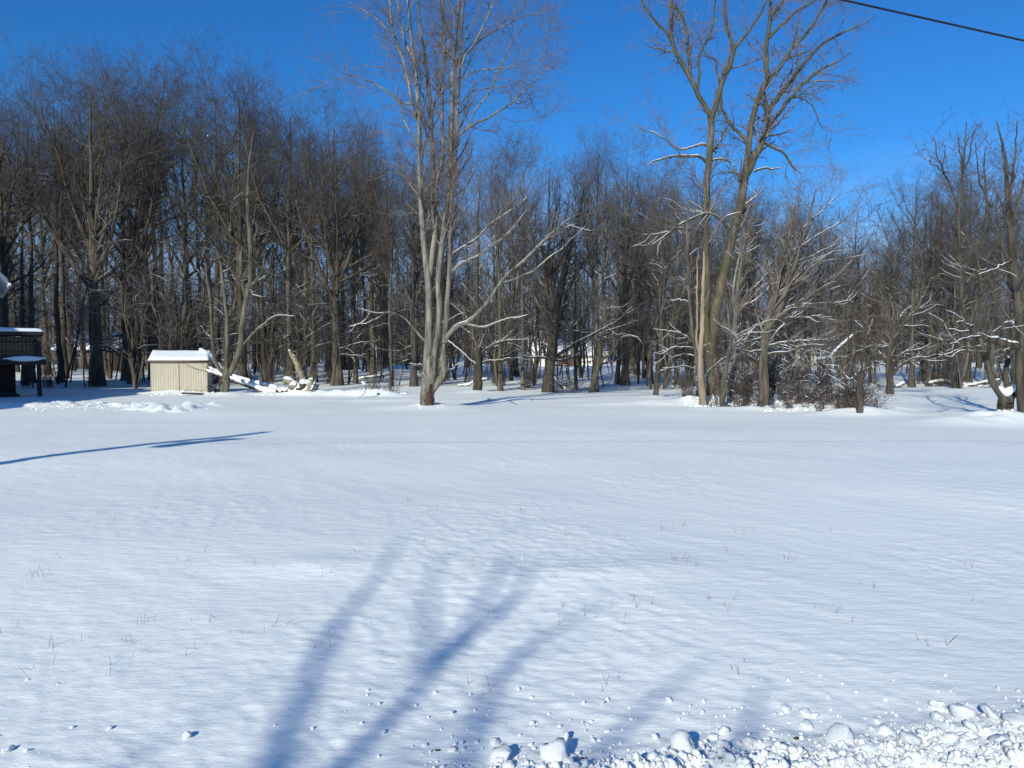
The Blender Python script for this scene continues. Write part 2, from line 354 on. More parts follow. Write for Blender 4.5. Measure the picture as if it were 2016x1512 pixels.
def sapling_proto(seed, H=6., n=1, twig='twig', dens=1.7):
    rng = np.random.RandomState(seed); K = 10
    z = np.linspace(0, H, K); st = []
    for i in range(n):
        p = np.stack([np.cumsum(rng.randn(K))*.06+z*rng.uniform(-.12, .12), np.cumsum(rng.randn(K))*.06+z*rng.uniform(-.12, .12), z*rng.uniform(.7, 1)], 1); p -= p[0]; p[0, 2] = -.1; st.append(p)
    P0 = np.stack(st); R0 = np.repeat((rng.uniform(.025, .05)*(1-.8*z/H))[None], n, 0)
    L1 = grow(P0, R0, rng, 0, .2, 1., (30, 70), (.6, 1.6), False, .4, 6, .18, .05, .5, .3, rmin=.007, dens=2.2*dens)
    L2 = grow(*L1, rng, 0, .1, 1., (25, 60), (.3, .8), False, .3, 4, .2, .04, .6, .5, rmin=.005, dens=4*dens)
    tr = tubes_mesh('trunk', [(P0, R0, 6), (*L1, 4)]); tr.materials.append(M['bark'])
    cr = tubes_mesh('crown', [(*L2, 3)]); cr.materials.append(M[twig])
    s = [snow_tubes(*L1, rng, prob=.08, k=.7, S=4)]; s = [q for q in s if len(q[0])]
    sn = tubes_mesh('snow_cover', s) if s else None
    if sn: sn.materials.append(M['snow2'])
    return dict(trunk=tr, crown=cr, snow=sn, leaves=None, H=H)
PROTO = {}
PROTO['a'] = proto(1, la=(14, 34), spread=1.2, r0=.26, cb=.33, leaders=4, limbs=14, dense=.95)
PROTO['b'] = proto(2, la=(12, 28), spread=1.1, r0=.20, cb=.45, leaders=3, limbs=14, dense=.95)
PROTO['c'] = proto(3, r0=.19, cb=.5, leaders=2, limbs=16, dense=.9, lean=.8)
PROTO['d'] = proto(4, la=(14, 40), spread=1.3, r0=.30, cb=.27, leaders=7, limbs=12, dense=.9, twig='twig_red')
PROTO['e'] = proto(5, r0=.15, cb=.52, leaders=1, limbs=18, dense=.8)
PROTO['f'] = proto(6, la=(16, 36), spread=1.25, r0=.24, cb=.35, leaders=4, limbs=12, dense=.9, lean=-1.0, lowb=10, low_len=3)
PROTO['g'] = proto(7, r0=.13, cb=.5, leaders=2, limbs=12, dense=.7, lowb=3)
PROTO['h'] = proto(8, r0=.27, cb=.3, leaders=5, limbs=16, dense=.6, spread=.8, lowb=8, low_len=3, twig='twig_grey')
PROTO['k'] = proto(9, r0=.17, cb=.25, leaders=3, limbs=18, dense=.7, spread=1.2, lowb=12, low_len=2.6, leafy=700)
PROTO['s'] = sapling_proto(21, 6, 1); PROTO['t'] = sapling_proto(22, 5, 3, 'twig_red'); PROTO['u'] = sapling_proto(23, 7.5, 1); PROTO['v'] = sapling_proto(24, 4, 4)
def place(key, kind, x, y, h, rz, label, cat='tree', group=None, parts=('trunk', 'crown', 'snow', 'leaves'), rs=1.0, dark=False, tilt=(0, 0)):
    pr = PROTO[key]; s = h/pr['H']
    o = empty(kind, (x, y, ground_z(x, y)), rz); o.scale = (s*rs, s*rs, s); o.rotation_euler = (tilt[0], tilt[1], rz)
    tag(o, label, cat, group)
    for k, nm in (('trunk', 'trunk'), ('crown', 'crown'), ('snow', 'snow_cover'), ('leaves', 'dry_leaves')):
        if k in parts and pr.get(k): link(nm, pr[k], None, o)
    return o
# ------------------------------------------------------------------ ground
def rough_mask(x, y): return sstep(-.25, .35, (2.84+.27*(x+.1)+.35*(vnoise(x*1.3, y*1.3, seed=9)-.5))-y)*(y > 0.5)
def ground_h(x, y):
    z = np.zeros_like(x)
    far = sstep(36, 60, y)
    z += far*((vnoise(x*.09, y*.09, seed=1)-.5)*.9+(vnoise(x*.35, y*.35, seed=2)-.5)*.22+.25)
    z += ((vnoise(x*.22, y*.3, seed=4)-.5)*.09+(vnoise(x*.7, y*.9, seed=34)-.5)*.03)*(1-far)
    z += sstep(120, 400, y)*6
    near = 1-sstep(10, 26, y)
    # wind ripples, elongated down to the right
    u = x*math.cos(R(48))-y*math.sin(R(48)); v = x*math.sin(R(48))+y*math.cos(R(48))
    wv = vnoise(x*1.5, y*1.5, seed=30)*.5; n1 = vnoise(u*2.0, v*5.5+wv*2, seed=5); n2 = 1-np.abs(2*vnoise(u*5.+3, v*11.+wv*6, seed=6)-1); n3 = 1-np.abs(2*vnoise(u*10., v*22.+wv*9, seed=7)-1)
    pat = sstep(.3, .7, vnoise(x*.5, y*.5, seed=12))
    z += (np.maximum(n1-.4, 0)*.009+np.maximum(n2-.62, 0)**1.2*.013*(.25+pat)+np.maximum(n3-.6, 0)*.013*(.3+pat))*(.35+.65*near)
    # low drifts
    z += np.exp(-(((x-.55)/.9)**2+((y-5.6-.3*(x-.3))/.28)**2))*.03+np.exp(-(((x+1.6)/.6)**2+((y-5.9)/.25)**2))*.03
    # ploughed-up edge by the road
    m = rough_mask(x, y)
    l1 = np.abs(vnoise(x*7, y*7, seed=14)-.5)*2; l2 = vnoise(x*16, y*16, seed=15); l3 = vnoise(x*34, y*34, seed=16)
    cl = vnoise(x*3.2, y*3.2, seed=40); z += m*((1-l1)*.04+np.maximum(l2-.35, 0)**.7*.075*(.4+cl)+np.maximum(l3-.45, 0)**.6*.036+np.maximum(vnoise(x*62, y*62, seed=31)-.5, 0)**.6*.018+cl*.06)
    # trodden trail in front of the shed
    tr = trail(x, y); z += tr*((vnoise(x*3.5, y*3.5, seed=17)-.45)*.18+(vnoise(x*8., y*8., seed=27)-.45)*.17+.03)
    # disturbed snow in front of the wood, mound under the thicket and by tree feet
    for (gx, gy, rx, ry, h) in MOUNDS:
        z += h*np.exp(-(((x-gx)/rx)**2+((y-gy)/ry)**2))*(.7+.6*vnoise(x*2.3, y*2.3, seed=18))
    return z
def trail(x, y):
    m = np.zeros_like(x)
    for (xa, ya, xb, yb, w_) in TRAIL:
        dx, dy = xb-xa, yb-ya; t = np.clip(((x-xa)*dx+(y-ya)*dy)/(dx*dx+dy*dy), 0, 1)
        d = np.hypot(x-xa-t*dx, y-ya-t*dy); m = np.maximum(m, 1-sstep(w_*.4, w_, d))
    return m
TP = [G(*p) for p in ((0, 801), (70, 800), (100, 798), (200, 800), (270, 801), (300, 806), (340, 811), (380, 801), (415, 800))]
TRAIL = [(a[0], a[1], b[0], b[1], wd) for a, b, wd in zip(TP[:-1], TP[1:], (.5, .7, 1.1, 1.3, 1.0, .7, .6, .6))]
MOUNDS = []
def mound(px, py, rx, ry, h): g = G(px, py); MOUNDS.append((g[0], g[1], rx, ry, h))
for a in ((842, 801, 1.3, .9, .16), (444, 780, .7, .6, .14), (1985, 830, 1.9, 1.0, .28), (1450, 797, 4.2, .8, .2), (1600, 806, 3.2, .7, .18), (1390, 797, 2.0, .6, .08), (1690, 814, 1.2, .6, .2),
          (350, 775, 1.6, .5, .16), (480, 778, 2.5, .6, .1), (600, 778, 1.6, .7, .22), (700, 779, 1.6, .5, .2), (745, 779, .9, .4, .14), (780, 788, 2.4, .5, .08), (1290, 784, .6, .5, .08), (938, 773, 1.0, .6, .12)): mound(*a)
def ground_z(x, y): return float(ground_h(np.array([float(x)]), np.array([float(y)]))[0])
def axis(segs):
    o = [segs[0][0]]
    for a, b, d0, d1 in segs:
        x = a
        while x < b-1e-6:
            t = (x-a)/(b-a); x += d0*(1-t)+d1*t; o.append(min(x, b))
    return np.array(o)
xs = axis([(-700, -60, 60, 6), (-60, -16, 2, .35), (-16, -5, .13, .07), (-5, -3, .07, .028), (-3, 3.4, .028, .028), (3.4, 6, .03, .07), (6, 14, .08, .2), (14, 60, .3, 3), (60, 700, 6, 60)])
ys = axis([(-120, -4, 12, 1), (-4, 2, .6, .06), (2, 4.4, .018, .028), (4.4, 9, .028, .05), (9, 22, .06, .14), (22, 34, .12, .2), (34, 60, .25, .8), (60, 150, .9, 5), (150, 900, 8, 60)])
XX, YY = np.meshgrid(xs, ys); ZZ = ground_h(XX, YY)
V = np.stack([XX, YY, ZZ], -1).reshape(-1, 3); nx = len(xs); ny = len(ys)
i = (np.arange(ny-1)[:, None]*nx+np.arange(nx-1)[None]).ravel(); Q = np.stack([i, i+1, i+1+nx, i+nx], 1)
g = link('ground', mesh_from('ground', V, [Q]), M['snow']); tag(g, 'wide smooth field of wind rippled snow', kind='structure')

# ------------------------------------------------------------------ forest
rngF = np.random.RandomState(77)
def yat(py): return G(1000, py)[1]
def wood_tree(px, by, ty, key, label, rs=1.0, rz=None, kind='forest_tree', tilt=(0, 0), group='bare trees of the wood edge'):
    y = yat(by); x = G(px, by)[0]
    h = (W(px, ty, y)[2])*1.0
    return place(key, kind, x, y, h, rngF.uniform(0, 6.28) if rz is None else rz, label, 'tree', group, rs=rs, tilt=tilt)
L = 'bare forest tree '
FRONT = [
 (12, 762, 130, 'a', .9, 'thick dark trunked bare tree at the left edge above the timber deck'),
 (62, 757, 140, 'b', 1.0, 'straight bare tree just right of the timber deck roof'),
 (120, 756, 115, 'e', 1.1, 'slim bare tree between the timber deck and the big spreading tree'),
 (192, 760, 62, 'd', 1.0, 'biggest spreading bare tree with reddish crown left of the cream shed'),
 (262, 754, 95, 'a', .9, 'dark bare tree rising close behind the left end of the cream shed'),
 (312, 752, 100, 'b', 1.1, 'bare tree rising behind the middle of the cream shed roof'),
 (365, 754, 110, 'c', 1.1, 'leaning bare tree rising behind the right half of the cream shed'),
 (425, 755, 92, 'b', 1.1, 'tall bare tree just behind the dead topped yard tree, to its left'),
 (478, 757, 100, 'a', 1.0, 'tall forked bare tree directly behind the three stemmed yard tree'),
 (522, 756, 125, 'c', .9, 'dark narrow bare trunk behind the middle of the fallen logs'),
 (572, 757, 140, 'a', 1.0, 'bare tree behind the upright broken log of the fallen tree'),
 (618, 756, 170, 'b', 1.0, 'bare tree just right of the snow covered root plate'),
 (664, 761, 165, 'd', 1.05, 'thick dark bare tree with dense crown between the root plate and the grey maple'),
 (700, 758, 215, 'e', 1.0, 'slim bare tree close on the right of the thick dark one left of the maple'),
 (770, 762, 250, 'g', 1.1, 'thin leaning bare tree a little left of the grey maple'),
 (815, 763, 240, 'a', .9, 'bare tree partly hidden behind the grey maple trunk'),
 (985, 770, 270, 'b', .9, 'straight bare trunk right of the cut off trunk near the grey maple'),
 (1030, 768, 255, 'e', 1.0, 'slim paired bare trunk left of the big dark tree in the middle gap'),
 (1082, 771, 255, 'd', .9, 'big dark bare tree with low limbs in front of the far white garage'),
 (1133, 768, 270, 'e', .9, 'slim bare trunk in front of the left part of the far white garage'),
 (1172, 771, 222, 'a', .75, 'leaning bare tree before the right part of the far white garage'),
 (1232, 760, 245, 'a', .9, 'tall bare tree midway between the far garage and the thin stub tree'),
 (1332, 764, 300, 'b', .9, 'bare tree in the wood between the thin stub tree and the pale dead snag'),
 (1362, 757, 320, 'c', .9, 'leaning bare tree behind the pale dead snag'),
 (1466, 752, 320, 'a', .9, 'bare tree in the wood right behind the tall olive barked twin tree'),
 (1560, 756, 350, 'h', .9, 'pale twigged bare tree behind the vine covered trunk'),
 (1612, 758, 340, 'k', .9, 'low branched bare tree with some brown leaves behind the thicket'),
 (1665, 760, 420, 'b', .8, 'short bare tree in the low dip of the tree line'),
 (1722, 757, 440, 'k', .8, 'short leafy bottomed tree left of the snowy limbed field tree'),
 (1795, 762, 300, 'a', .85, 'wide forked bare tree right of the snowy limbed field tree'),
 (1828, 761, 310, 'b', .9, 'bare tree left of the snowy fallen branches at the right'),
 (1865, 757, 300, 'f', .9, 'bare tree standing behind the snowy fallen branches at the right'),
 (1905, 757, 285, 'a', 1.0, 'dark flared bare trunk behind the hollow tree at the right edge'),
 (1952, 758, 300, 'k', .9, 'bushy bare tree behind the arching limb of the hollow tree'),
 (2004, 757, 330, 'b', 1.0, 'bare tree farthest right at the wood edge'),
]
for px, by, ty, key, rs, lab in FRONT: wood_tree(px, by, ty, key, lab, rs)
def topline(px):
    return np.interp(px, [-200, 0, 80, 150, 250, 420, 560, 700, 850, 1000, 1150, 1250, 1300, 1450, 1600, 1660, 1720, 1760, 1850, 2016, 2300],
                     [150, 150, 110, 85, 100, 110, 170, 230, 245, 255, 240, 260, 335, 360, 350, 425, 455, 365, 325, 300, 300])
def zone(px):
    return 'left of the maple' if px < 840 else ('between the maple and the twin stemmed tree' if px < 1400 else 'right of the twin stemmed tree')
rows = [(40, 50, 34, 'bgacbeg', 1.0, 'in the second rank'), (52, 68, 38, 'abcegfk', .95, 'deep in the wood'), (70, 100, 46, 'abcegh', .9, 'far back in the wood')]
for (ya, yb, n, keys, hs_, words) in rows:
    for q in range(n):
        px = -160+(q+rngF.uniform(-.4, .4))*2350/n; y = rngF.uniform(ya, yb)
        if 1040 < px < 1205 and y > 44: px += -110 if px < 1120 else 110
        if 930 < px < 1205 and y > 58: px += -270 if px < 1050 else 180
        x = (px-CX)/F_PX*y
        ty = topline(px)+rngF.uniform(5, 90)*(1.2 if hs_ < 1 else .8); h = CAM_H+(HOR-ty)/F_PX*y
        h = min(h, 26)
        z_ = zone(px)
        place(keys[rngF.randint(len(keys))], 'forest_tree', x, y, h, rngF.uniform(0, 6.28), 'bare tree '+words+' '+z_, 'tree', 'bare trees '+words+', '+z_, rs=rngF.uniform(.8, 1.1), tilt=(rngF.uniform(-.03, .03), rngF.uniform(-.05, .05)), parts=('trunk', 'crown', 'snow') if y < 55 else ('trunk', 'crown'))
for q in range(275):
    px = -60+(q+rngF.uniform(-.5, .5))*2130/275; y = rngF.uniform(37.5, 70); x = (px-CX)/F_PX*y
    if abs(px-350) < 60 and y < 36: y = 40
    if 1040 < px < 1200 and q % 4: px += 170
    z_ = zone(px)
    place('stuvs'[rngF.randint(5)], 'sapling', x, y, rngF.uniform(4.5, 12), rngF.uniform(0, 6.28), 'thin bare sapling in the wood '+z_, 'sapling', 'saplings in the wood '+z_, tilt=(rngF.uniform(-.08, .08), rngF.uniform(-.1, .1)))
# far-off wood: one mass of trunks and twigs beyond everything
def far_wood():
    rng = np.random.RandomState(5); n = 950
    a = rng.uniform(-1.0, 1.0, n); y = rng.uniform(105, 170, n); x = a*y; K = 6
    H = rng.uniform(10, 19, n)*y/125; z = np.linspace(-.3, 1, K)[None]*H[:, None]
    keep = ~((x > 2) & (x < 16) & (y < 112)); x, y, H, z = x[keep], y[keep], H[keep], z[keep]; n = len(x)
    P = np.stack([x[:, None]+np.cumsum(rng.randn(n, K)*.15, 1), y[:, None]+np.zeros((n, K)), z+np.array([ground_z(a_, b_) for a_, b_ in zip(x, y)])[:, None]], -1)
    Rr = rng.uniform(.1, .26, n)[:, None]*np.linspace(1, .25, K)[None]
    L1 = grow(P, Rr, rng, 16, .15, 1, (25, 60), (.25, .4), True, .5, 4, .15, .08, .45, .3, rmin=.02)
    L2 = grow(*L1, rng, 8, .1, 1, (25, 55), (.35, .6), True, .3, 3, .15, .08, .5, .5, rmin=.016)
    me = tubes_mesh('far_wood', [(P, Rr, 5), (*L1, 3), (*L2, 3)]); o = link('far_wood', me, M['twig'])
    tag(o, 'hazy mass of far off bare trees beyond the wood', 'woodland', kind='stuff')
far_wood()
# ------------------------------------------------------------------ traced trees of the yard
def r_max(r): return float(np.max(r))
def hero(kind, label, cat, base_px, base_py, limbs, depth=None, mat_='maple', twig='twig_grey', lv=((3.0, 1.2, 2.4), (4.0, .5, 1.1), (5., .25, .55)), seed=1, group=None,
         snow_prob=.75, tstart=None, up=.06, S0=12, snow_z=7.0, skipz=2.5, jit=.12, ang=(25, 55), dy_scale=1.0, snowlv=1, K0=26, rmin=.0045):
    rng = np.random.RandomState(seed)
    Y = depth or yat(base_py)
    bx = W(base_px, base_py, Y)[0]; root = empty(kind, (bx, Y, 0)); tag(root, label, cat, group)
    org = np.array([bx, Y, 0.])
    done = {}; A = []
    for name, par, pts, dy in limbs:
        pts = [tuple(p) if len(p) == 3 else (*p, None) for p in pts]
        # fill in missing radii
        rr = [p[2] for p in pts]; ii = [k for k, v in enumerate(rr) if v is not None]
        rr = np.interp(range(len(rr)), ii, [rr[k] for k in ii]) if ii else np.full(len(rr), 1.5)
        px = np.array([p[:2] for p in pts], float)
        y0 = Y
        if par is not None:
            pp, yy = done[par]; y0 = yy[np.argmin(((pp-px[0])**2).sum(1))]
        s = np.concatenate([[0], np.cumsum(np.hypot(*np.diff(px, axis=0).T))]); s /= s[-1]
        yy = y0+dy*dy_scale*s**1.2+np.sin(s*5+len(A))*.05*s
        done[name] = (px, yy)
        a = np.array([[*(W(p[0], p[1], q)-org), r/F_PX*q] for p, q, r in zip(px, yy, rr)])
        if par is None and a[0, 2] < .6: a[0, 2] = -.25
        if par is not None:
            a[-1, 3] = min(a[-1, 3], .009)
            b_ = resample(a, 14); fr_ = np.linspace(0, 1, 14)[:, None]; kk_ = np.cumsum(rng.randn(14, 3), 0); kk_ -= fr_*kk_[-1:]; kk_[0] = 0
            b_[:, :3] += kk_*np.clip(.022-.12*b_[:, 3:4], .004, .02)*np.minimum(1, fr_*5); a = b_
        A.append(resample(a, K0, rng, jit*(.4 if r_max(rr) > 10 else 1)))
    A = np.array(A); P = A[:, :, :3]; Rr = A[:, :, 3]
    ln = np.linalg.norm(np.diff(P, axis=1), axis=2).sum(1)
    # children only above skipz
    def cut(P_, R_):
        return P_, R_
    d1, a1, b1 = lv[0]
    C = [grow(P, Rr, rng, 0, .12, 1., ang, (a1, b1), False, .35, 8, .17, up, .42, .25, rmin=rmin*1.6, dens=d1)]
    k = C[0][0][:, 0, 2] > skipz; C[0] = (C[0][0][k], C[0][1][k])
    for d_, a_, b_ in lv[1:]:
        C.append(grow(*C[-1], rng, 0, .1, 1., (25, 60), (a_, b_), False, .3, 4, .2, up, .6, .45, rmin=rmin, dens=d_))
    tm = tubes_mesh('trunk', [(P, Rr, S0)]); tm.materials.append(M[mat_]); link('trunk', tm, None, root)
    cm = tubes_mesh('crown', [(C[0][0], C[0][1], 4)]+[(p, r, 3) for p, r in C[1:]]); cm.materials.append(M[twig]); link('crown', cm, None, root)
    sets = [snow_tubes(P, Rr, rng, snow_z, snow_prob, .5, 1.0, 7, .015)]
    for q in range(min(snowlv, len(C))): sets.append(snow_tubes(*C[q], rng, snow_z*.8, snow_prob*.5, .5, 1.0, 4, .011))
    sets = [s for s in sets if len(s[0])]
    if sets and snow_prob > 0:
        sm = tubes_mesh('snow_cover', sets); sm.materials.append(M['snow2']); link('snow_cover', sm, None, root)
    return root, org
maple = [
 ('T', None, [(842,803,17),(841,790,15),(842,770,14),(845,745,15),(848,720,13),(849,700,11)], 0),
 ('L', 'T', [(843,745,12),(843,700,10),(845,640,7.5),(845,590,7.5),(844,540,8),(838,495,6),(831,400,5.6),(827,305,5.2),(823,194,4.6),(819,150,4),(813,111,3.6),(806,28,3),(802,0,3),(800,-120,1.4)], -.5),
 ('L1b', 'L', [(820,235,3),(810,194,3.2),(799,133,3),(783,89,2.8),(774,55,2.4),(769,0,2),(763,-70,1)], -1.2),
 ('L1c', 'L1b', [(812,205,1.8),(791,205,1.8),(760,185,1.6),(725,162,1.4),(700,150,1),(680,147,.8)], -.8),
 ('L1d', 'L1b', [(777,72,2),(745,45,1.6),(708,17,1.2),(690,5,.9)], .5),
 ('L1e', 'L', [(825,285,2),(800,240,1.7),(785,190,1.5),(778,150,1.2),(750,130,1),(712,132,.7)], .8),
 ('L1f', 'L', [(814,115,2.6),(797,70,2.2),(790,30,2),(785,-10,1.5),(778,-60,1)], .8),
 ('L2', 'L', [(846,545,6.5),(855,470,6),(858,400,6),(852,328,5.4),(847,250,4.4),(844,180,4),(838,111,3.4),(830,67,3),(824,0,2.6),(820,-100,1.2)], .7),
 ('M1', 'L2', [(857,385,4.5),(862,345,5),(869,319,4.6),(870,236,4),(872,167,4),(878,111,4),(874,55,3.5),(874,0,3),(872,-90,1.2)], .9),
 ('M1b', 'M1', [(875,130,2.4),(888,80,2.2),(886,30,2),(893,-20,1.4)], .6),
 ('M1c', 'M1', [(872,170,1.6),(858,110,1.3),(866,70,1.2),(850,45,.8)], -.6),
 ('Rm', 'T', [(850,725,9),(858,690,7),(865,640,6.5),(866,560,6.6),(872,470,6.8),(881,400,6.5),(887,306,5.4),(890,236,5),(890,167,4.6),(894,111,4),(899,55,3.4),(902,0,3),(906,-90,1.2)], .3),
 ('RR', 'T', [(850,772,6),(860,757,7),(871,739,8.5),(873,705,8.5),(877,667,7)], -.4),
 ('R2', 'RR', [(876,675,6),(880,594,5),(884,539,5),(885,492,4.6),(889,430,4.6),(893,340,4.4),(899,250,4.2),(902,180,4),(906,125,3.6),(910,55,3),(916,0,2.4),(922,-70,1.2)], .4),
 ('a', 'RR', [(876,668,5.6),(891,649,5),(919,636,4.6),(941,619,4),(963,592,3.6),(991,553,3.1),(1027,517,2.6),(1063,483,2.1),(1095,450,1.5),(1130,425,1)], -1.8),
 ('a2', 'a', [(991,556,2),(1020,545,1.8),(1050,530,1.6),(1085,505,1.2),(1110,488,.8)], -.6),
 ('a3', 'a', [(915,638,2),(947,644,2.2),(986,633,1.8),(1015,624,1.5),(1041,619,1)], .6),
 ('c', 'R2', [(884,548,4),(888,540,4),(897,528,3.6),(916,517,3),(947,503,2.6),(980,475,2.2),(1002,455,1.9),(1040,410,1.2)], -1.2),
 ('dd', 'R2', [(886,503,2.6),(905,490,2.4),(930,475,2.2),(958,447,2),(974,433,1.8),(1013,405,1.4),(1050,380,.9)], .9),
 ('e', 'R2', [(899,272,3),(912,256,3),(930,244,2.6),(972,222,2.4),(1008,200,2),(1038,172,1.6),(1080,125,1)], 1.0),
 ('f', 'R2', [(907,135,2.6),(918,112,2.6),(933,89,2.4),(952,50,2.2),(966,22,1.8),(988,-30,1)], -.8),
 ('g', 'f', [(933,90,1.8),(958,70,1.8),(985,53,1.6),(1027,33,1.4),(1069,22,.9)], .7),
 ('h', 'e', [(920,250,1.8),(935,218,2),(958,189,1.9),(980,144,1.7),(999,97,1.5),(1035,47,.9)], -.7),
 ('i', 'R2', [(900,215,1.4),(930,175,1.3),(960,168,1.2),(1000,168,.8)], .7),
 ('i2', 'R2', [(903,160,1.4),(930,140,1.3),(975,135,1.2),(1020,130,1),(1060,105,.7)], -.9),
 ('ll', 'T', [(838,672,2.6),(811,644,2.4),(788,624,2.1),(758,615,1.8),(727,615,1.4),(708,607,.9)], -1.0),
 ('ll2', 'll', [(729,616,1.3),(712,632,1.2),(688,653,.9)], -.3),
 ('ll3', 'll', [(760,617,1.1),(735,629,1),(687,643,.7)], .4),
 ('s', 'T', [(836,724,2.2),(819,719,2),(805,715,1.2)], -.4),
 ('rr1', 'RR', [(880,669,1.5),(911,692,1.3),(938,717,.8)], -.7),
 ('rr2', 'RR', [(876,728,1.4),(900,720,1.2),(915,711,.8)], .4),
 ('rr3', 'a', [(905,641,1.4),(925,655,1.2),(933,668,.8)], .3)]
maple = [(a_, b_, [(p[0], p[1], p[2]*(.88 if p[2] < 12 else .97)) for p in c_], d_) for a_, b_, c_, d_ in maple]
hero('silver_maple', 'tall many stemmed grey maple with a red rotten base standing alone in the snow', 'tree', 842, 802, maple, mat_='maple', twig='twig_grey',
     lv=((2.4, 1.1, 3.2), (3.8, .5, 1.4), (5.5, .25, .7)), seed=3, skipz=4.6)
cotton = [
 ('A', None, [(1402,786,10),(1400,740,9),(1398,700,8),(1389,622,8),(1391,555,8),(1390,483,7),(1391,400,6.6),(1394,333,6.2),(1398,292,6),(1401,264,5.6),(1400,228,6)], 0),
 ('A1', 'A', [(1400,232,5),(1392,215,4.8),(1379,194,4.6),(1362,158,4.4),(1343,125,4),(1326,89,3.6),(1323,42,3),(1320,0,2.4),(1314,-90,1)], -.8),
 ('A1a', 'A1', [(1360,152,3),(1358,133,3),(1354,78,2.8),(1343,36,2.4),(1322,0,2),(1300,-50,1)], .7),
 ('A1b', 'A1', [(1326,89,2.6),(1310,65,2.4),(1290,42,2.2),(1265,0,1.8),(1250,-40,1)], -.4),
 ('A1c', 'A1', [(1330,100,2),(1312,98,1.8),(1295,92,1.6),(1268,86,1)], .8),
 ('A1d', 'A1', [(1373,182,3),(1376,150,2.6),(1377,111,2.4),(1395,75,2),(1404,28,1.7),(1406,-50,1)], 1.0),
 ('A2', 'A', [(1401,235,5),(1406,215,5.2),(1412,192,5),(1420,161,4.7),(1434,133,4.5),(1443,97,4),(1434,64,3.4),(1426,28,3),(1425,0,2.4),(1420,-90,1)], .6),
 ('A2a', 'A2', [(1443,100,3),(1457,80,2.8),(1470,64,2.4),(1490,36,2.1),(1510,0,1.8),(1525,-50,1)], -.9),
 ('A2b', 'A2', [(1418,168,2.4),(1412,140,2.2),(1411,120,2),(1395,112,1.6),(1378,105,1.2)], -.5),
 ('A3', 'A', [(1392,320,3.2),(1380,310,3),(1357,305,2.6),(1332,304,2.3),(1295,314,1.8),(1273,326,1)], -.8),
 ('A4', 'A', [(1393,287,2.8),(1378,284,2.4),(1365,289,2),(1340,292,1.8),(1322,285,1.6),(1309,272,1.4),(1282,258,1.2),(1248,250,.8)], .7),
 ('A5', 'A', [(1406,298,2.2),(1415,280,2),(1426,261,1.7),(1440,236,1)], .6),
 ('A6', 'A', [(1401,316,2),(1420,315,1.8),(1434,319,1.5),(1447,330,.9)], -.6),
 ('B', None, [(1415,786,11),(1410,745,10.5),(1399,705,10.5),(1403,660,10.5),(1407,622,10.5),(1419,567,10),(1436,492,9),(1447,447,8.4),(1458,405,8),(1463,370,8),(1470,330,8)], .3),
 ('B1', 'B', [(1468,345,6),(1472,300,6),(1476,267,5.6),(1482,230,5.2),(1493,194,5),(1505,172,5),(1508,111,4.5),(1511,69,4),(1519,28,3.6),(1515,0,2.8),(1505,-80,1)], -.5),
 ('B1a', 'B1', [(1519,30,2.8),(1530,18,2.4),(1543,0,2),(1560,-40,1)], .3),
 ('B1b', 'B1', [(1507,168,4),(1518,152,3.8),(1532,139,3.6),(1554,103,3.3),(1582,69,2.9),(1609,31,2.4),(1629,-5,2),(1650,-50,1)], .9),
 ('B1c', 'B1', [(1513,75,3),(1525,62,2.8),(1543,44,2.5),(1573,19,2),(1601,3,1.6),(1630,-20,1)], -.9),
 ('B1d', 'B1', [(1474,285,3.4),(1470,278,3.3),(1446,250,3),(1429,222,2.5),(1421,194,2.2),(1424,170,1.4)], -.5),
 ('B1e', 'B1b', [(1560,95,2),(1568,70,1.8),(1572,40,1.5),(1580,5,1)], .5),
 ('B1f', 'B1b', [(1545,118,2),(1560,112,2),(1583,105,1.6),(1600,95,1.2)], -.5),
 ('B2', 'B', [(1469,345,7),(1484,314,7),(1498,283,6.5),(1509,258,6),(1512,222,5.4),(1507,192,3.5),(1503,160,2)], .4),
 ('B2a', 'B2', [(1512,225,4.6),(1517,213,4.5),(1534,189,4.2),(1565,150,3.6),(1587,119,3.2),(1615,89,2.6),(1643,72,2.2),(1684,53,1.5),(1730,30,.9)], .9),
 ('B2b', 'B2', [(1511,250,3.6),(1518,242,3.5),(1540,214,3.2),(1573,172,2.8),(1609,139,2.3),(1643,122,1.8),(1684,97,1)], -1.0),
 ('B2c', 'B2', [(1506,282,2.8),(1520,289,2.6),(1540,303,2.3),(1559,331,1.8),(1582,342,1)], .5),
 ('B2d', 'B2', [(1484,338,2.2),(1500,332,2),(1518,331,1.7),(1540,328,1)], -.7),
 ('B2e', 'B2b', [(1560,190,1.6),(1585,197,1.4),(1600,210,1.2),(1609,235,1),(1622,255,.8)], .4),
 ('sa', 'B', [(1437,470,2.6),(1431,446,2.4),(1413,426,2.2),(1386,422,2.2),(1349,439,2),(1316,458,1.7),(1280,483,1.1)], -1.4),
 ('sb', 'A', [(1388,460,2.6),(1375,455,2.4),(1355,450,2.2),(1330,451,1.9),(1302,460,1.4),(1278,461,.9)], -1.0),
 ('sc', 'B', [(1448,480,2.4),(1458,470,2.2),(1465,462,1.8),(1480,445,1)], -.4)]
hero('cottonwood', 'tall olive barked tree, two stems from one foot, crown out of the picture', 'tree', 1408, 786, cotton, depth=29.0, mat_='cotton', twig='twig_grey',
     lv=((2.6, .9, 2.6), (4.2, .4, 1.2), (5.5, .2, .55)), seed=8, skipz=5.5, up=.03, snow_z=10.5, snow_prob=.8, S0=14)
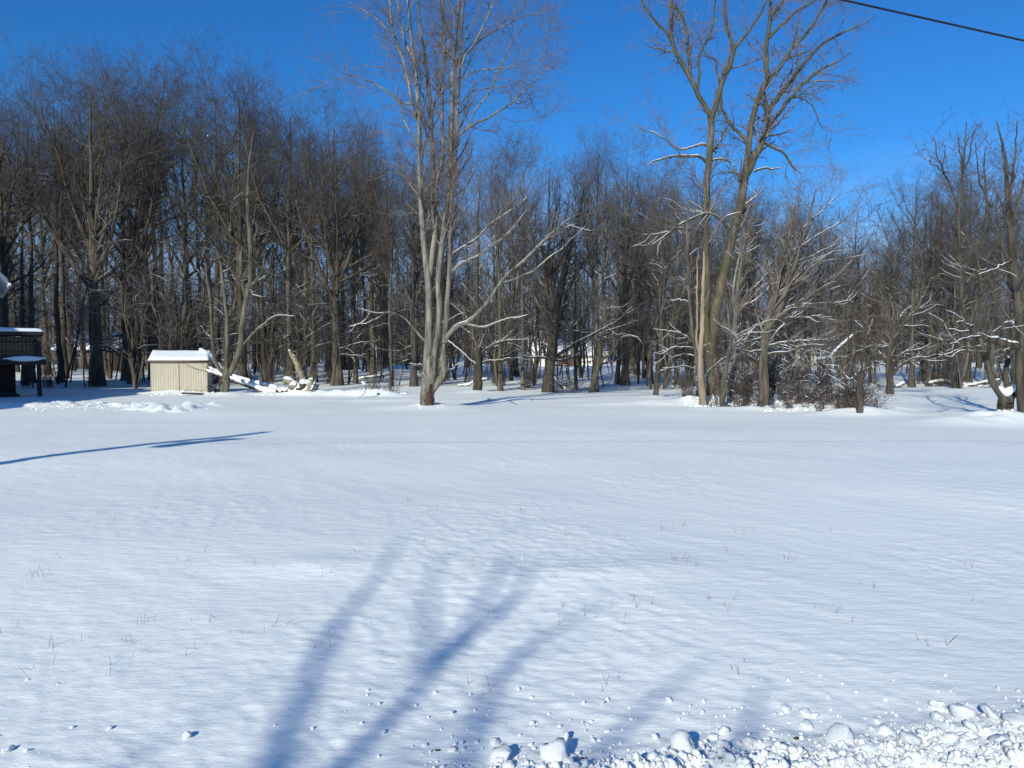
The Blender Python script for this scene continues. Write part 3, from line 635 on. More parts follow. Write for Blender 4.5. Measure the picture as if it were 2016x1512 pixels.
snag = [('S', None, [(1386,803,8.5),(1382,760,7),(1379,705,5.4),(1382,650,4.4),(1383,600,3.8),(1385,539,3),(1386,495,1.2)], 0),
        ('S2', 'S', [(1380,700,3),(1372,680,2.4),(1371,640,2),(1372,560,1.6),(1376,500,1)], .3)]
hero('dead_snag', 'pale barkless dead trunk standing against the left of the tall twin stemmed tree', 'dead tree', 1386, 801, snag, mat_='pale', lv=((.8, .2, .7), (2, .2, .4)), seed=5, skipz=3, snow_prob=.3)
fan = [
 ('V', None, [(1502,806,12),(1503,760,10),(1504,700,8.5),(1507,660,7),(1512,636,6.2),(1530,567,5),(1547,497,4.2),(1558,442,3),(1566,400,1.5)], .0),
 ('V2', 'V', [(1509,655,5),(1522,630,4.4),(1537,600,4),(1558,539,3.4),(1577,483,2.8),(1594,428,2),(1606,375,1)], -.8),
 ('f1', 'V', [(1513,632,4.2),(1530,625,4),(1547,612,3.7),(1580,590,3.2),(1613,570,2.6),(1649,553,1.6)], -1.8),
 ('f2', 'V', [(1510,642,3),(1530,618,2.8),(1552,605,2.6),(1599,600,2.1),(1640,597,1.6),(1680,591,.9)], 1.0),
 ('f3', 'V', [(1512,634,2.4),(1540,630,2.1),(1572,626,1.8),(1619,619,1)], -.6),
 ('f4', 'V', [(1526,585,3),(1550,566,2.8),(1572,555,2.5),(1613,519,2),(1641,497,1.5),(1685,468,.9)], -1.0),
 ('f5', 'V', [(1536,540,2),(1560,520,1.8),(1600,500,1.6),(1650,478,.9)], .8),
 ('f6', 'V', [(1504,690,2.4),(1520,675,2.2),(1560,668,2),(1600,672,1.7),(1640,668,.9)], -1.2),
 ('f7', 'V', [(1505,700,2.2),(1525,695,2),(1560,690,1.8),(1590,680,1.5),(1625,678,.9)], -2.0),
 ('f8', 'V', [(1503,690,2.2),(1480,694,1.9),(1455,689,1.6),(1440,686,.8)], -1.4),
 ('f9', 'V', [(1508,660,2),(1485,668,1.8),(1462,677,1.5),(1445,690,.8)], .8),
 ('f10', 'V', [(1545,505,1.8),(1575,485,1.6),(1625,455,1.3),(1680,420,.7)], 1.0),
 ('f11', 'V', [(1548,495,1.6),(1570,460,1.4),(1610,420,1.1),(1650,385,.6)], .6)]
hero('spreading_tree', 'vine covered leaning tree with many snow lined limbs fanning out to the right', 'tree', 1502, 804, fan, mat_='bark', twig='twig_grey',
     lv=((3.6, .9, 2.6), (3.8, .4, 1.1), (4, .2, .5)), seed=12, skipz=1.6, snow_prob=.7, snow_z=7, snowlv=1, ang=(15, 40))
leftfan = [
 ('P', None, [(1422,804,6),(1424,760,5),(1430,719,4.4),(1440,670,4),(1447,640,3.8),(1452,567,3),(1462,520,2.6),(1469,483,2),(1476,435,1)], 0),
 ('p1', 'P', [(1447,645,2.6),(1455,611,2.4),(1470,592,2.1),(1488,575,1.7),(1516,550,1)], -.8),
 ('p2', 'P', [(1449,620,2.2),(1465,590,2),(1490,560,1.6),(1530,525,.9)], .7),
 ('p3', 'P', [(1441,665,2),(1455,658,1.9),(1480,645,1.6),(1505,636,1)], -1),
 ('p4', 'P', [(1436,690,2),(1455,672,1.8),(1475,655,1.5),(1482,650,.9)], .5)]
hero('slender_tree', 'slender snow lined tree just right of the twin stemmed tree foot', 'tree', 1422, 803, leftfan, mat_='bark', lv=((3.6, .6, 1.8), (3.6, .3, .8)), seed=14, skipz=1.8, snow_prob=.7, ang=(15, 45), snowlv=1)
s2 = [('P', None, [(1440,799,5.5),(1444,740,4.6),(1448,678,4),(1447,620,3),(1444,567,2.6),(1450,530,2),(1458,490,1)], 0), ('q', 'P', [(1446,600,2.2),(1458,560,2),(1466,500,1.7),(1470,450,1)], .4)]
hero('slender_tree', 'upright grey slender tree second to the right of the twin stemmed tree foot', 'tree', 1440, 798, s2, mat_='maple', lv=((3, .5, 1.4), (3.6, .3, .7)), seed=15, skipz=2, snow_prob=.6)
s3 = [('P', None, [(1376,790,4.5),(1373,719,4),(1366,670,3.4),(1360,622,3),(1355,539,2.4),(1353,455,1.8),(1355,395,.9)], 0),
      ('q1', 'P', [(1367,688,2),(1350,683,1.8),(1325,686,1.6),(1300,698,1.1)], -.8), ('q2', 'P', [(1369,702,2),(1345,698,1.6),(1315,708,1)], .6), ('q3', 'P', [(1362,672,2.2),(1352,662,2),(1330,652,1.8),(1305,650,1.5),(1285,648,.9)], -.5),
      ('q4', 'P', [(1371,727,2),(1350,722,1.9),(1325,725,1.7),(1298,731,1)], -1.0), ('q5', 'P', [(1356,595,1.8),(1335,590,1.6),(1310,588,1)], .5)]
hero('slender_tree', 'thin dark tree with drooping snow lined boughs at the left of the pale snag', 'tree', 1376, 792, s3, mat_='bark', lv=((3.2, .5, 1.5), (3.6, .3, .7)), seed=16, skipz=1.6, snow_prob=.7, snowlv=1)
stub = [('P', None, [(1291,784,6),(1292,760,5),(1294,738,4.6),(1296,728,3.4)], 0), ('q', 'P', [(1294,735,2.2),(1302,729,2),(1325,727,1.6),(1345,722,1)], -.5),
        ('v', 'P', [(1295,735,3),(1298,700,2.4),(1302,640,2),(1300,580,1.6),(1306,520,.9)], .3)]
hero('young_tree', 'thin brown young tree alone between the far garage and the pale snag', 'tree', 1291, 783, stub, mat_='bark', lv=((2.4, .5, 1.5), (3.4, .3, .7)), seed=17, skipz=1.9, snow_prob=.8)
pol = [('P', None, [(940,773,10),(940,745,8.5),(942,715,8),(941,690,8),(938,662,7)], 0),
       ('q1', 'P', [(944,700,3),(955,688,2.6),(975,676,2.2),(1010,670,1.8),(1045,668,1)], -1),
       ('q2', 'P', [(946,715,2.4),(960,712,2),(985,708,1.6),(1005,704,.9)], -.5),
       ('q3', 'P', [(939,664,4.5),(942,620,3.6),(938,560,3),(944,490,2.6),(940,420,2),(946,350,1.2)], .4),
       ('q4', 'P', [(938,668,2.6),(925,640,2.2),(912,600,1.8),(905,550,1)], -.6)]
hero('lopped_tree', 'stout cut back trunk with snowy side boughs just right of the grey maple', 'tree', 940, 772, pol, mat_='bark_dark', lv=((2.8, .6, 1.6), (3.6, .3, .8), (4, .2, .4)), seed=18, skipz=1.8, snow_prob=.9)
mid = [('P', None, [(1077,774,12),(1079,750,11),(1083,720,10),(1087,690,9.5),(1091,650,8),(1098,600,6.5),(1112,540,5),(1126,480,3.8),(1140,420,2.5),(1150,370,1.2)], .2),
       ('q1', 'P', [(1085,712,3.6),(1100,698,3.2),(1120,685,3),(1140,672,2.8),(1170,658,2.4),(1192,645,2),(1225,625,1.5),(1250,600,.9)], -2.0),
       ('q2', 'P', [(1087,708,2.4),(1105,710,2.2),(1125,704,1.8),(1140,696,1)], -1.0),
       ('q3', 'P', [(1078,706,2.4),(1060,705,2),(1040,703,1.7),(1018,698,1)], -.8),
       ('q4', 'P', [(1089,670,4.4),(1085,620,3.8),(1076,560,3.2),(1070,500,2.6),(1064,430,1.6)], .8),
       ('q5', 'P', [(1092,640,4),(1110,590,3.4),(1135,540,3),(1165,490,2.4),(1185,440,1.6),(1200,400,1)], -.8),
       ('q6', 'P', [(1084,725,2.6),(1095,660,3),(1100,655,2.4),(1115,650,1.8),(1150,655,1.4),(1200,655,.8)], .6)]
hero('wide_tree', 'big dark forking tree with a snowy bough reaching right across the far garage', 'tree', 1077, 772, mid, mat_='bark_dark', twig='twig', lv=((3.0, .8, 2.4), (3.8, .5, 1.2), (4.2, .3, .6)), seed=19, skipz=1.6, snow_prob=.9)
gar = [('P', None, [(1163,774,6),(1170,748,5.6),(1176,722,5.2),(1182,690,4.8),(1188,650,4.2),(1190,600,3.6),(1186,540,3),(1194,470,2.2),(1190,400,1.2)], 0),
       ('q', 'P', [(1176,722,3.4),(1188,705,3.2),(1203,692,2.8),(1212,678,2.6),(1219,666,2.4),(1236,660,2.2),(1260,665,1.4)], -.8),
       ('q2', 'P', [(1189,640,2.4),(1200,600,2),(1222,560,1.6),(1240,520,1)], .5), ('q3', 'P', [(1189,610,2),(1200,606,1.8),(1222,605,1)], -.5)]
hero('leaning_tree', 'leaning tree with a crooked snowy limb to the right of the far garage', 'tree', 1163, 773, gar, mat_='bark', lv=((2.6, .6, 1.8), (3.6, .4, .9), (4, .2, .5)), seed=20, skipz=2.0, snow_prob=.95)
s5 = [('P', None, [(1692,818,7),(1692,790,5.6),(1693,765,5.2),(1692,745,5.6),(1690,732,4)], 0), ('a', 'P', [(1690,738,2.4),(1680,710,1.8),(1672,670,1.4),(1668,640,.8)], -.3), ('b', 'P', [(1692,740,2.2),(1700,700,1.8),(1704,650,1.3),(1702,610,.8)], .2),
      ('c', 'P', [(1694,736,2),(1712,712,1.7),(1722,680,1.2),(1735,650,.8)], -.4),
      ('d', 'P', [(1686,742,3),(1684,738,2),(1676,745,1.6),(1660,735,.9)], .4)]
hero('stub_tree', 'short broken trunk with thin sprouts standing in a dark bush', 'tree', 1692, 817, s5, mat_='bark', lv=((3.4, .4, 1.4), (3.4, .2, .6)), seed=22, skipz=1.0, snow_prob=.5, twig='twig_red')
s6 = [('P', None, [(1752,777,8),(1751,740,6),(1751,715,6),(1752,685,5.4),(1754,660,4.6),(1752,632,3.8),(1744,600,3),(1737,570,2),(1730,530,1)], 0),
      ('a', 'P', [(1757,738,3.2),(1765,727,3),(1780,716,2.8),(1800,706,2.6),(1830,703,2),(1845,697,1.1)], -1.5),
      ('b', 'P', [(1756,722,2.8),(1768,704,2.6),(1782,693,2.4),(1805,688,2),(1830,678,1.6),(1850,655,.9)], -1.0),
      ('c', 'P', [(1756,662,2.8),(1768,650,2.6),(1785,630,2.2),(1803,610,1.6),(1815,595,.9)], -.6), ('d', 'P', [(1757,655,2.4),(1768,630,2.2),(1780,612,1.8),(1795,600,1)], .5),
      ('e', 'P', [(1752,715,2),(1762,710,2),(1775,705,1.8),(1800,712,1.6),(1828,722,1.1),(1848,719,.7)], .5), ('f', 'P', [(1750,725,2),(1738,718,1.8),(1722,724,1)], .4),
      ('h', 'P', [(1752,680,2.2),(1735,684,1.9),(1712,682,1.4),(1700,690,.9)], -.6)]
hero('field_tree', 'low forked field tree with snow lined limbs left of the fallen branches', 'tree', 1751, 775, s6, mat_='bark_dark', lv=((4.2, .6, 1.8), (4, .3, .8), (4, .2, .4)), seed=23, skipz=1.3, snow_prob=.75, snowlv=1, snow_z=7)
t1 = [('T', None, [(1978,827,16),(1979,805,14),(1980,788,14),(1984,776,12)], 0),
      ('l', 'T', [(1978,785,9),(1966,768,8),(1953,748,6.6),(1946,720,5.2),(1942,690,4.6),(1933,667,4.2),(1916,639,3.8),(1903,609,3.3),(1897,576,3.2),(1898,546,3),(1891,480,2.8),(1889,428,2.8),(1891,375,2.4),(1897,329,2.2),(1900,290,1.6),(1903,240,.9)], -.5),
      ('l2', 'l', [(1897,335,1.8),(1908,305,1.6),(1915,270,1.3),(1922,245,.8)], .2), ('l3', 'l', [(1896,340,1.6),(1888,300,1.4),(1884,270,.9)], -.3),
      ('l4', 'l', [(1889,420,2),(1878,380,1.8),(1862,330,1.6),(1845,300,1.2),(1836,268,.8)], .4), ('l5', 'l4', [(1864,340,1.2),(1840,325,1.1),(1815,308,.8)], -.2), ('l6', 'l4', [(1856,322,1.2),(1858,300,1),(1855,280,.7)], .2),
      ('r', 'T', [(1986,785,8),(1996,776,8.5),(2008,772,8)], .3),
      ('s', 'T', [(1984,785,7),(1984,760,6),(1980,735,5),(1985,705,4.4),(1990,680,3)], .4),
      ('b1', 'l', [(1918,641,2),(1905,638,1.8),(1882,635,1)], -.4), ('b2', 'l', [(1931,658,2),(1918,656,1.8),(1900,654,1.6),(1866,649,.9)], .5), ('b3', 'l', [(1932,662,2),(1905,662,1.8),(1890,665,1.6),(1868,676,.9)], -.8),
      ('b4', 'l', [(1942,679,2),(1925,678,1.9),(1905,680,1.7),(1870,692,1.4),(1845,697,.8)], .4), ('b5', 'l', [(1944,693,2),(1915,692,1.8),(1898,690,1.6),(1872,703,1.3),(1848,693,.8)], -.5)]
hero('hollow_tree', 'old forked tree with a split trunk and snow in its crotch near the right edge', 'tree', 1978, 826, t1, mat_='bark_dark', twig='twig', lv=((2.4, .5, 1.6), (3.4, .3, .8), (3.6, .2, .4)), seed=25, skipz=1.9, snow_prob=.7, S0=14, up=.08)
t2 = [('T', None, [(2018,834,10.5),(2012,800,9),(2009,760,8.4),(2008,708,8),(2008,650,7.8),(2006,620,7.4),(2001,590,7),(1999,558,6.8),(1995,520,7.2),(1992,478,6.2),(1987,420,5.4),(1984,385,4.6),(1981,345,3.6),(1979,309,2.8),(1970,270,1.8),(1962,238,.9)], 0),
      ('k', 'T', [(2004,682,8),(1990,680,8),(1967,676,7.6),(1955,670,6.4),(1940,664,4.6),(1928,655,3)], -.5),
      ('a', 'T', [(1986,410,3),(1990,370,2.6),(1995,330,2.2),(2000,285,1.6),(2003,236,.9)], .3), ('b', 'T', [(1990,450,3),(2000,410,2.6),(2012,370,2.2),(2022,320,1.6),(2030,270,.9)], -.5),
      ('c', 'T', [(1996,530,3.4),(1980,490,3),(1962,450,2.6),(1950,400,2.2),(1943,340,1.7),(1940,290,.9)], .5), ('d', 'T', [(2000,580,3.4),(1990,556,3.2),(1978,520,3),(1972,470,2.4),(1962,420,1.8)], -.6),
      ('e', 'c', [(1952,410,1.6),(1935,370,1.4),(1925,320,1.1),(1920,280,.8)], .3), ('f', 'k', [(1950,668,1.8),(1962,652,1.7),(1975,640,1.4),(1995,631,.8)], -.2),
      ('g', 'T', [(2008,690,2.2),(1990,684,2),(1975,690,1.2)], -.4), ('h', 'T', [(2010,700,3),(2030,670,2.4),(2050,640,1.5)], -.4), ('m', 'T', [(1994,510,2),(1975,520,1.8),(1955,532,1.6),(1925,540,.9)], -.8)]
hero('edge_tree', 'tall straight tree with a thick sawn snowy limb at the right edge', 'tree', 2014, 830, t2, mat_='bark_dark', twig='twig', lv=((3.0, .6, 2.0), (3.4, .3, .9), (3.6, .2, .5)), seed=26, skipz=2.2, snow_prob=.7, S0=14, up=.1)
yt = [('T', None, [(443,782,9),(444,765,7.2),(445,745,7),(447,728,6.6)], 0),
      ('m', 'T', [(447,735,4.8),(446,713,4.6),(448,657,4.2),(443,598,3.6),(436,532,3),(431,505,2.2),(426,492,1.2)], .2),
      ('l', 'T', [(445,738,4.4),(434,728,4.2),(426,718,4),(420,690,3.6),(416,631,3.1),(411,575,2.6),(406,540,2),(403,522,1)], -.3),
      ('r', 'T', [(450,738,6.2),(458,720,6.6),(468,704,6.6),(476,657,5.6),(481,598,4.8),(489,565,4.6),(491,498,4.6),(489,449,4),(486,399,3.6),(487,366,3.1),(492,316,2.2),(499,255,1)], -.2),
      ('r2', 'r', [(484,585,3.6),(478,548,3.6),(475,510,3.4),(476,485,2.8)], .2), ('r3', 'r', [(489,568,2.6),(500,556,2.4),(512,543,2.1),(520,515,1.6),(526,470,1)], -.6),
      ('r4', 'r', [(480,678,2.4),(492,664,2.3),(502,650,2),(512,641,1.8),(535,624,1.6),(555,621,1.2),(580,622,.8)], -.9), ('r5', 'r', [(489,565,1.8),(500,580,1.5),(515,585,1)], -.3),
      ('m2', 'm', [(447,640,1.6),(456,615,1.5),(462,590,1.2),(466,560,.8)], .4), ('m3', 'm', [(441,555,1.2),(430,555,1.1),(428,556,.8)], 0), ('m4', 'T', [(446,720,2),(440,713,1.8),(435,708,1.2)], -.2), ('m5', 'm', [(441,555,1.1),(450,553,1),(462,557,.7)], 0),
      ('l2', 'l', [(424,700,2.2),(430,692,2),(418,670,1.7),(405,655,1.4),(392,635,.9)], .3), ('l3', 'l', [(421,690,1.6),(432,697,1.5),(441,694,1)], .2)]
hero('yard_tree', 'three stemmed tree with a dead leafless top standing between shed and fallen logs', 'tree', 444, 780, yt, mat_='bark', twig='twig', lv=((1.7, .4, 1.6), (3., .3, .8), (3.4, .2, .5)), seed=30, skipz=3.6, snow_prob=.55)

# rotten strip on the maple foot: bark missing, shell standing 3 mm proud of the trunk
def rot_strip():
    rt = bpy.data.objects['silver_maple']; Y = rt.location.y; rng = np.random.RandomState(2)
    pts = [(842,806,17.6),(842,803,17),(841,790,15),(842,770,14),(844,755,14.6)]; Vv = []
    nA = 7
    A = resample(np.array([[*W(p[0], p[1], Y), p[2]/F_PX*Y] for p in pts]), 12)
    for k, a in enumerate(A):
        wd = (.85 if k < 6 else .85-(k-5)*.12)*(1+rng.uniform(-.15, .15)); wd = max(wd, .12)*(1+.3*math.sin(k*2.1)); 
        for j in range(nA):
            th = -math.pi/2+.4+(j/(nA-1)-.5)*wd*1.2; r_ = a[3]*1.05+rng.uniform(0, .012)
            Vv.append((a[0]+math.cos(th)*r_-rt.location.x, a[1]+math.sin(th)*r_-Y-.0, a[2]))
    Fq = [[k*nA+j, k*nA+j+1, (k+1)*nA+j+1, (k+1)*nA+j] for k in range(len(A)-1) for j in range(nA-1)]
    me = mesh_from('rotten_wood', Vv, [np.array(Fq)]); o = link('rotten_wood', me, M['red'], rt); tag(o, 'red brown rotten wood at the foot')
    m = o.modifiers.new('s', 'SOLIDIFY'); m.thickness = .03
rot_strip()

def crotch():
    rt = bpy.data.objects['hollow_tree']; Y = rt.location.y; org = np.array(rt.location[:])
    A = np.array([[*(W(a, b, Y-.12)-org), r/F_PX*Y] for a, b, r in ((1968,760,2), (1974,768,5), (1981,772,8), (1988,769,8), (1996,763,5), (2003,756,2))])
    B = resample(A, 14, np.random.RandomState(3), .1)[None]; link('crotch_snow', tubes_mesh('crotch_snow', [(*taper_ends(B[:, :, :3], B[:, :, 3]), 10)]), M['snow2'], rt)
crotch()
# ------------------------------------------------------------------ tree behind the camera: its limbs cast the shadows in the foreground
def cast(px, py, yp):
    gx, gy = G(px, py); t = (gy-yp)/LY
    return (gx-LX*t, yp, t*TE)
def roadside_tree():
    rng = np.random.RandomState(4); yp = -9.0
    root = empty('roadside_tree', (-9.6, yp, 0)); org = np.array([-9.6, yp, 0]); tag(root, 'bare roadside tree behind the camera whose limbs shade the snow', 'tree')
    lim = [[(-9.7, yp, -.2, .42), (-9.65, yp, 2, .36), (-9.55, yp, 4, .32), (-9.4, yp, 5.6, .3)]]
    def add(pix, r0, r1, y1, start=(-9.4, yp, 5.4)):
        pts = [(*start, r0*1.3)] if start else []
        n = len(pix)
        for k, (a, b) in enumerate(pix):
            f = k/(n-1); pts.append((*cast(a, b, yp+y1*f), r0+(r1-r0)*f))
        lim.append(pts)
    add([(500,1560),(560,1450),(600,1370),(640,1270),(700,1195),(765,1125),(800,1060)], 0.0496, 0.0096, .5)
    add([(655,1530),(780,1405),(860,1310),(930,1220),(985,1150),(1010,1090)], 0.0434, 0.0096, -.5)
    add([(862,1308),(930,1250),(1000,1200),(1040,1160),(1062,1105)], 0.0372, 0.0096, -.6, None)
    add([(842,1340),(842,1240),(860,1140),(880,1090)], 0.0279, 0.0080, .2, None)
    add([(880,1560),(950,1400),(1010,1290),(1100,1240),(1210,1185)], 0.0372, 0.0080, -.8)
    add([(1000,1700),(1220,1440),(1300,1365),(1390,1305)], 0.0310, 0.0096, .6)
    add([(1400,1600),(1490,1400),(1500,1340)], 0.0310, 0.0096, .3)
    add([(560,1580),(560,1420),(610,1330)], 0.0310, 0.0080, .8)
    add([(-200,1900),(20,1620),(300,1560)], 0.0372, 0.0160, .8)
    A = np.array([resample(np.array(l), 16, rng, .1) for l in lim]); P = A[:, :, :3]-org; Rr = A[:, :, 3].copy(); Rr[2:4] *= 1.05
    C1 = grow(P[1:], Rr[1:], rng, 0, .1, .9, (25, 55), (.5, 1.3), False, .3, 5, .15, .05, .3, .3, rmin=.008, dens=1.3)
    C2 = grow(*C1, rng, 0, .1, 1, (25, 55), (.25, .6), False, .3, 3, .15, .05, .6, .5, rmin=.005, dens=2)
    me = tubes_mesh('trunk', [(P, Rr, 10)]); me.materials.append(M['bark']); link('trunk', me, None, root)
    me = tubes_mesh('crown', [(*C1, 4), (*C2, 3)]); me.materials.append(M['twig']); link('crown', me, None, root)
roadside_tree()

# ------------------------------------------------------------------ utility pole and wire
hp = 8.35; tip = G(525, 850); py_ = tip[1]-hp/TE*LY; px_ = tip[0]-hp/TE*LX-.05*hp
root = empty('utility_pole', (px_, py_, 0)); root.rotation_euler.y = .05; tag(root, 'wooden utility pole left of the view, its long thin shadow crosses the snow', 'utility pole')
P = np.array([[[0, 0, -.3], [0, 0, 2], [0, 0, 5], [0, 0, 8.35]]], float); me = tubes_mesh('pole', [(*taper_ends(P, np.array([[.17, .165, .15, .13]])), 14)]); link('pole', me, M['wood_grey'], root)
mb = MB(); n = 18
c = (.56*math.cos(AZ)+.0, -.56*math.sin(AZ))
ring = [(c[0]+.22*math.cos(a), c[1]+.22*math.sin(a)) for a in np.arange(n)*2*math.pi/n]; mb.prism(ring, 'z', 6.9, 7.7); mb.build('transformer', M['grey_metal'], root, bevel=.02)
mb = MB(); mb.box(-.05, c[0], c[1]/2-.03, c[1]/2+.03, 7.2, 7.28); mb.box(-.05, c[0], c[1]/2-.03, c[1]/2+.03, 7.6, 7.66); mb.build('bracket', M['grey_metal'], root)
def wire():
    kk = LY/TE
    def on(px, py):
        v = W(px, py, 1.0); s_ = v[2]-CAM_H; return W(px, py, (14.7-CAM_H*kk)/(1+s_*kk))
    A = on(1660, 0); B = on(2016, 80)
    d = (B-A)/(B[0]-A[0]); K = 60; x = np.linspace(px_+.12, 26, K)
    z = A[2]+d[2]*(x-A[0]); z = np.where(x > 9, z+.011*(x-9)**2, z)
    y = A[1]+d[1]*(x-A[0]); t = sstep(-2, px_, x); y = y+(py_-(A[1]+d[1]*(px_-A[0])))*t; z = z+(7.0-(A[2]+d[2]*(px_-A[0])))*t
    P = np.stack([x, y, z], 1)[None]
    o = link('overhead_wire', tubes_mesh('overhead_wire', [(*taper_ends(P, np.full((1, K), .0085)), 8)]), M['cable'])
    tag(o, 'thin black overhead wire crossing the blue sky at the upper right', 'wire')
wire()

# ------------------------------------------------------------------ cream shed
def shed():
    x0, y0 = G(297, 775)
    d = 1.5; wd = (397-297)/F_PX*y0*1.05
    root = empty('shed', (x0, y0, 0), R(14)); tag(root, 'small cream metal garden shed with snow covered roof', 'shed')
    h = (775-712)/F_PX*y0
    # corrugated walls as real grooves
    def wall(nm, pa, pb, hh, outx, outy):
        L_ = math.hypot(pb[0]-pa[0], pb[1]-pa[1]); ux, uy = (pb[0]-pa[0])/L_, (pb[1]-pa[1])/L_; pts = []; s = 0; g_ = .105
        while s < L_-.02:
            e = min(s+g_, L_)
            for q, o_ in ((s, 0), (s+.008, .007), (e-.022, .007), (e-.012, 0)): pts.append((pa[0]+ux*q+outx*o_, pa[1]+uy*q+outy*o_))
            s = e
        pts.append((pb[0], pb[1])); n_ = len(pts)
        V_ = [(a, b, -.1) for a, b in pts]+[(a, b, hh) for a, b in pts]+[(a-outx*.02, b-outy*.02, -.1) for a, b in (pts[0], pts[-1])]
        m_ = MB(); m_.add(V_[:2*n_], [(k, k+1, k+1+n_, k+n_) for k in range(n_-1)]); return m_.build(nm, M['shed'], root)
    wall('wall', (0, d), (0, 0), h, -1, 0); wall('wall', (wd, 0), (wd, d), h, 1, 0); wall('wall', (wd, d), (0, d), h, 0, 1)
    wall('door_panel', (0.03, 0), (wd/2-.006, 0), h-.02, 0, -1); wall('door_panel', (wd/2+.006, 0), (wd-.03, 0), h-.02, 0, -1)
    mb = MB(); mb.box(0, .03, -.015, .02, -.1, h); mb.box(wd-.03, wd, -.015, .02, -.1, h); mb.build('corner_trim', M['shed'], root)
    mb = MB(); mb.box(wd/2-.006, wd/2+.006, -.02, 0, -.05, h-.04); mb.build('door_gap', M['trim'], root)
    mb = MB(); mb.box(-.05, wd+.05, -.09, d+.05, h-.03, h+.05); mb.build('eave_trim', M['trim'], root)
    # gambrel-like low roof
    rh = .42; prof = [(-.07, h+.052), (d+.05, h+.052), (d*.5, h+rh)]
    mb = MB(); mb.prism(prof, 'x', -.04, wd+.04); rf = mb.build('roof', M['trim'], root)
    # snow load: rounded slab following the roof
    rng = np.random.RandomState(1); nu, nv = 40, 22; Vv = []
    for a in range(nu+1):
        u = a/nu; xx = -.09+(wd+.18)*u
        for b in range(nv+1):
            v = b/nv; yy = -.10+(d+.2)*v
            zr = np.interp(yy, [-.13, -.07, d*.42, d*.5, d*.58, d+.05, d+.2], [h+.05, h+.06, h+rh*.87, h+rh*.93, h+rh*.87, h+.05, h])
            ed = min(u, 1-u)*(wd+.18); ev = min(v, 1-v)*(d+.24); th = .11*min(1, math.sqrt(max(0, ed)/.05))*min(1, math.sqrt(max(0, ev)/.1))
            Vv.append((xx, yy, zr+.012+th*(1+.25*(float(vnoise(np.array([xx*2.2]), np.array([yy*2.2]))[0])-.5))))
    Fq = [[a*(nv+1)+b, (a+1)*(nv+1)+b, (a+1)*(nv+1)+b+1, a*(nv+1)+b+1] for a in range(nu) for b in range(nv)]
    o = link('roof_snow', mesh_from('roof_snow', Vv, [np.array(Fq)]), M['snow2'], rf)
    m = o.modifiers.new('s', 'SOLIDIFY'); m.thickness = .05; m.offset = -1
    return root
shed()

# ------------------------------------------------------------------ houses
def slope_snow(mb, x0, x1, ya, za, yb, zb, th):
    mb.prism([(ya, za), (yb, zb), (yb, zb+th), (ya, za+th)], 'x', x0, x1)
def white_house():
    root = empty('white_house', (-30, 30, 0)); tag(root, 'white house with snowy eave and gutter poking in at the far left edge', 'house')
    o = lambda x: x+30; q = lambda y: y-30
    mb = MB()  # rear wing
    xe = W(17, 565, 33)[0]; ze = W(17, 562, 33)[2]; wx = xe-.45
    mb.box(o(-34), o(-26), q(33.6), q(34.2), -.2, 3.0)
    mb.prism([(o(-33), -.2), (o(-21.1), -.2), (o(-21.1), 4.95), (o(-27), 8.3), (o(-33), 5.0)], 'y', q(14), q(22))
    mb.box(o(-33), o(-27), q(22), q(33.6), -.2, 3.0)
    mb.build('wall', M['siding'], root)
    rf = MB(); t = .2
    def rot(P, a=R(36)):
        out = []
        for x_, y_, z_ in P:
            dx, dy = x_-o(xe), y_-q(33); out.append((o(xe)+dx*math.cos(a)-dy*math.sin(a), q(33)+dx*math.sin(a)+dy*math.cos(a), z_))
        return out
    def rprism(m_, poly, ya, yb):
        tmp = MB(); tmp.prism(poly, 'y', ya, yb); m_.add(rot(tmp.V[0]), [tuple(f) for k in tmp.F.values() for f in k])
    wb = MB(); rprism(wb, [(o(-34), -.2), (o(wx), -.2), (o(wx), ze), (o(-28.2), ze+(wx+28.2)*1.05), (o(-34), ze)], q(33.6), q(41)); wb.build('wall', M['siding'], root)
    r2 = MB(); rprism(r2, [(o(xe), ze), (o(xe), ze+t), (o(-28.2), ze+t+(xe+28.2)*1.05), (o(-34.5), ze+t), (o(-34.5), ze), (o(-28.2), ze+(xe+28.2)*1.05)], q(33), q(41.5)); r2 = r2.build('roof', M['white_paint'], root)
    rf.prism([(o(-20.8), 4.95), (o(-20.8), 5.2), (o(-27), 8.8), (o(-27), 8.5)], 'y', q(13.6), q(22.4))
    rf.prism([(o(-33.4), 4.95), (o(-33.4), 5.2), (o(-27), 8.8), (o(-27), 8.5)], 'y', q(13.6), q(22.4))
    ro = rf.build('roof', M['white_paint'], root)
    sn = MB(); rprism(sn, [(o(xe-.02), ze+t+.003), (o(xe-.04), ze+t+.1), (o(-28.2), ze+t+.14+(xe+28.2)*1.05), (o(-28.2), ze+t+.003+(xe+28.2)*1.05)], q(32.98), q(41.5)); sn.build('roof_snow', M['snow2'], r2); sn = MB()
    sn.prism([(o(-20.8), 5.203), (o(-20.8), 5.3), (o(-27), 8.95), (o(-27), 8.803)], 'y', q(13.6), q(22.4)); sn.build('roof_snow', M['snow2'], ro)
    gm = MB(); rprism(gm, [(o(xe-.02), ze-.02), (o(xe+.1), ze-.02), (o(xe+.1), ze+.11), (o(xe-.02), ze+.11)], q(32.95), q(41.5)); gm.build('gutter', M['white_paint'], root, bevel=.02)
    wm = MB(); wm.box(o(-32), o(-30.5), q(33.54), q(33.59), 1.2, 2.8); wm.build('window', M['glass'], root)
white_house()
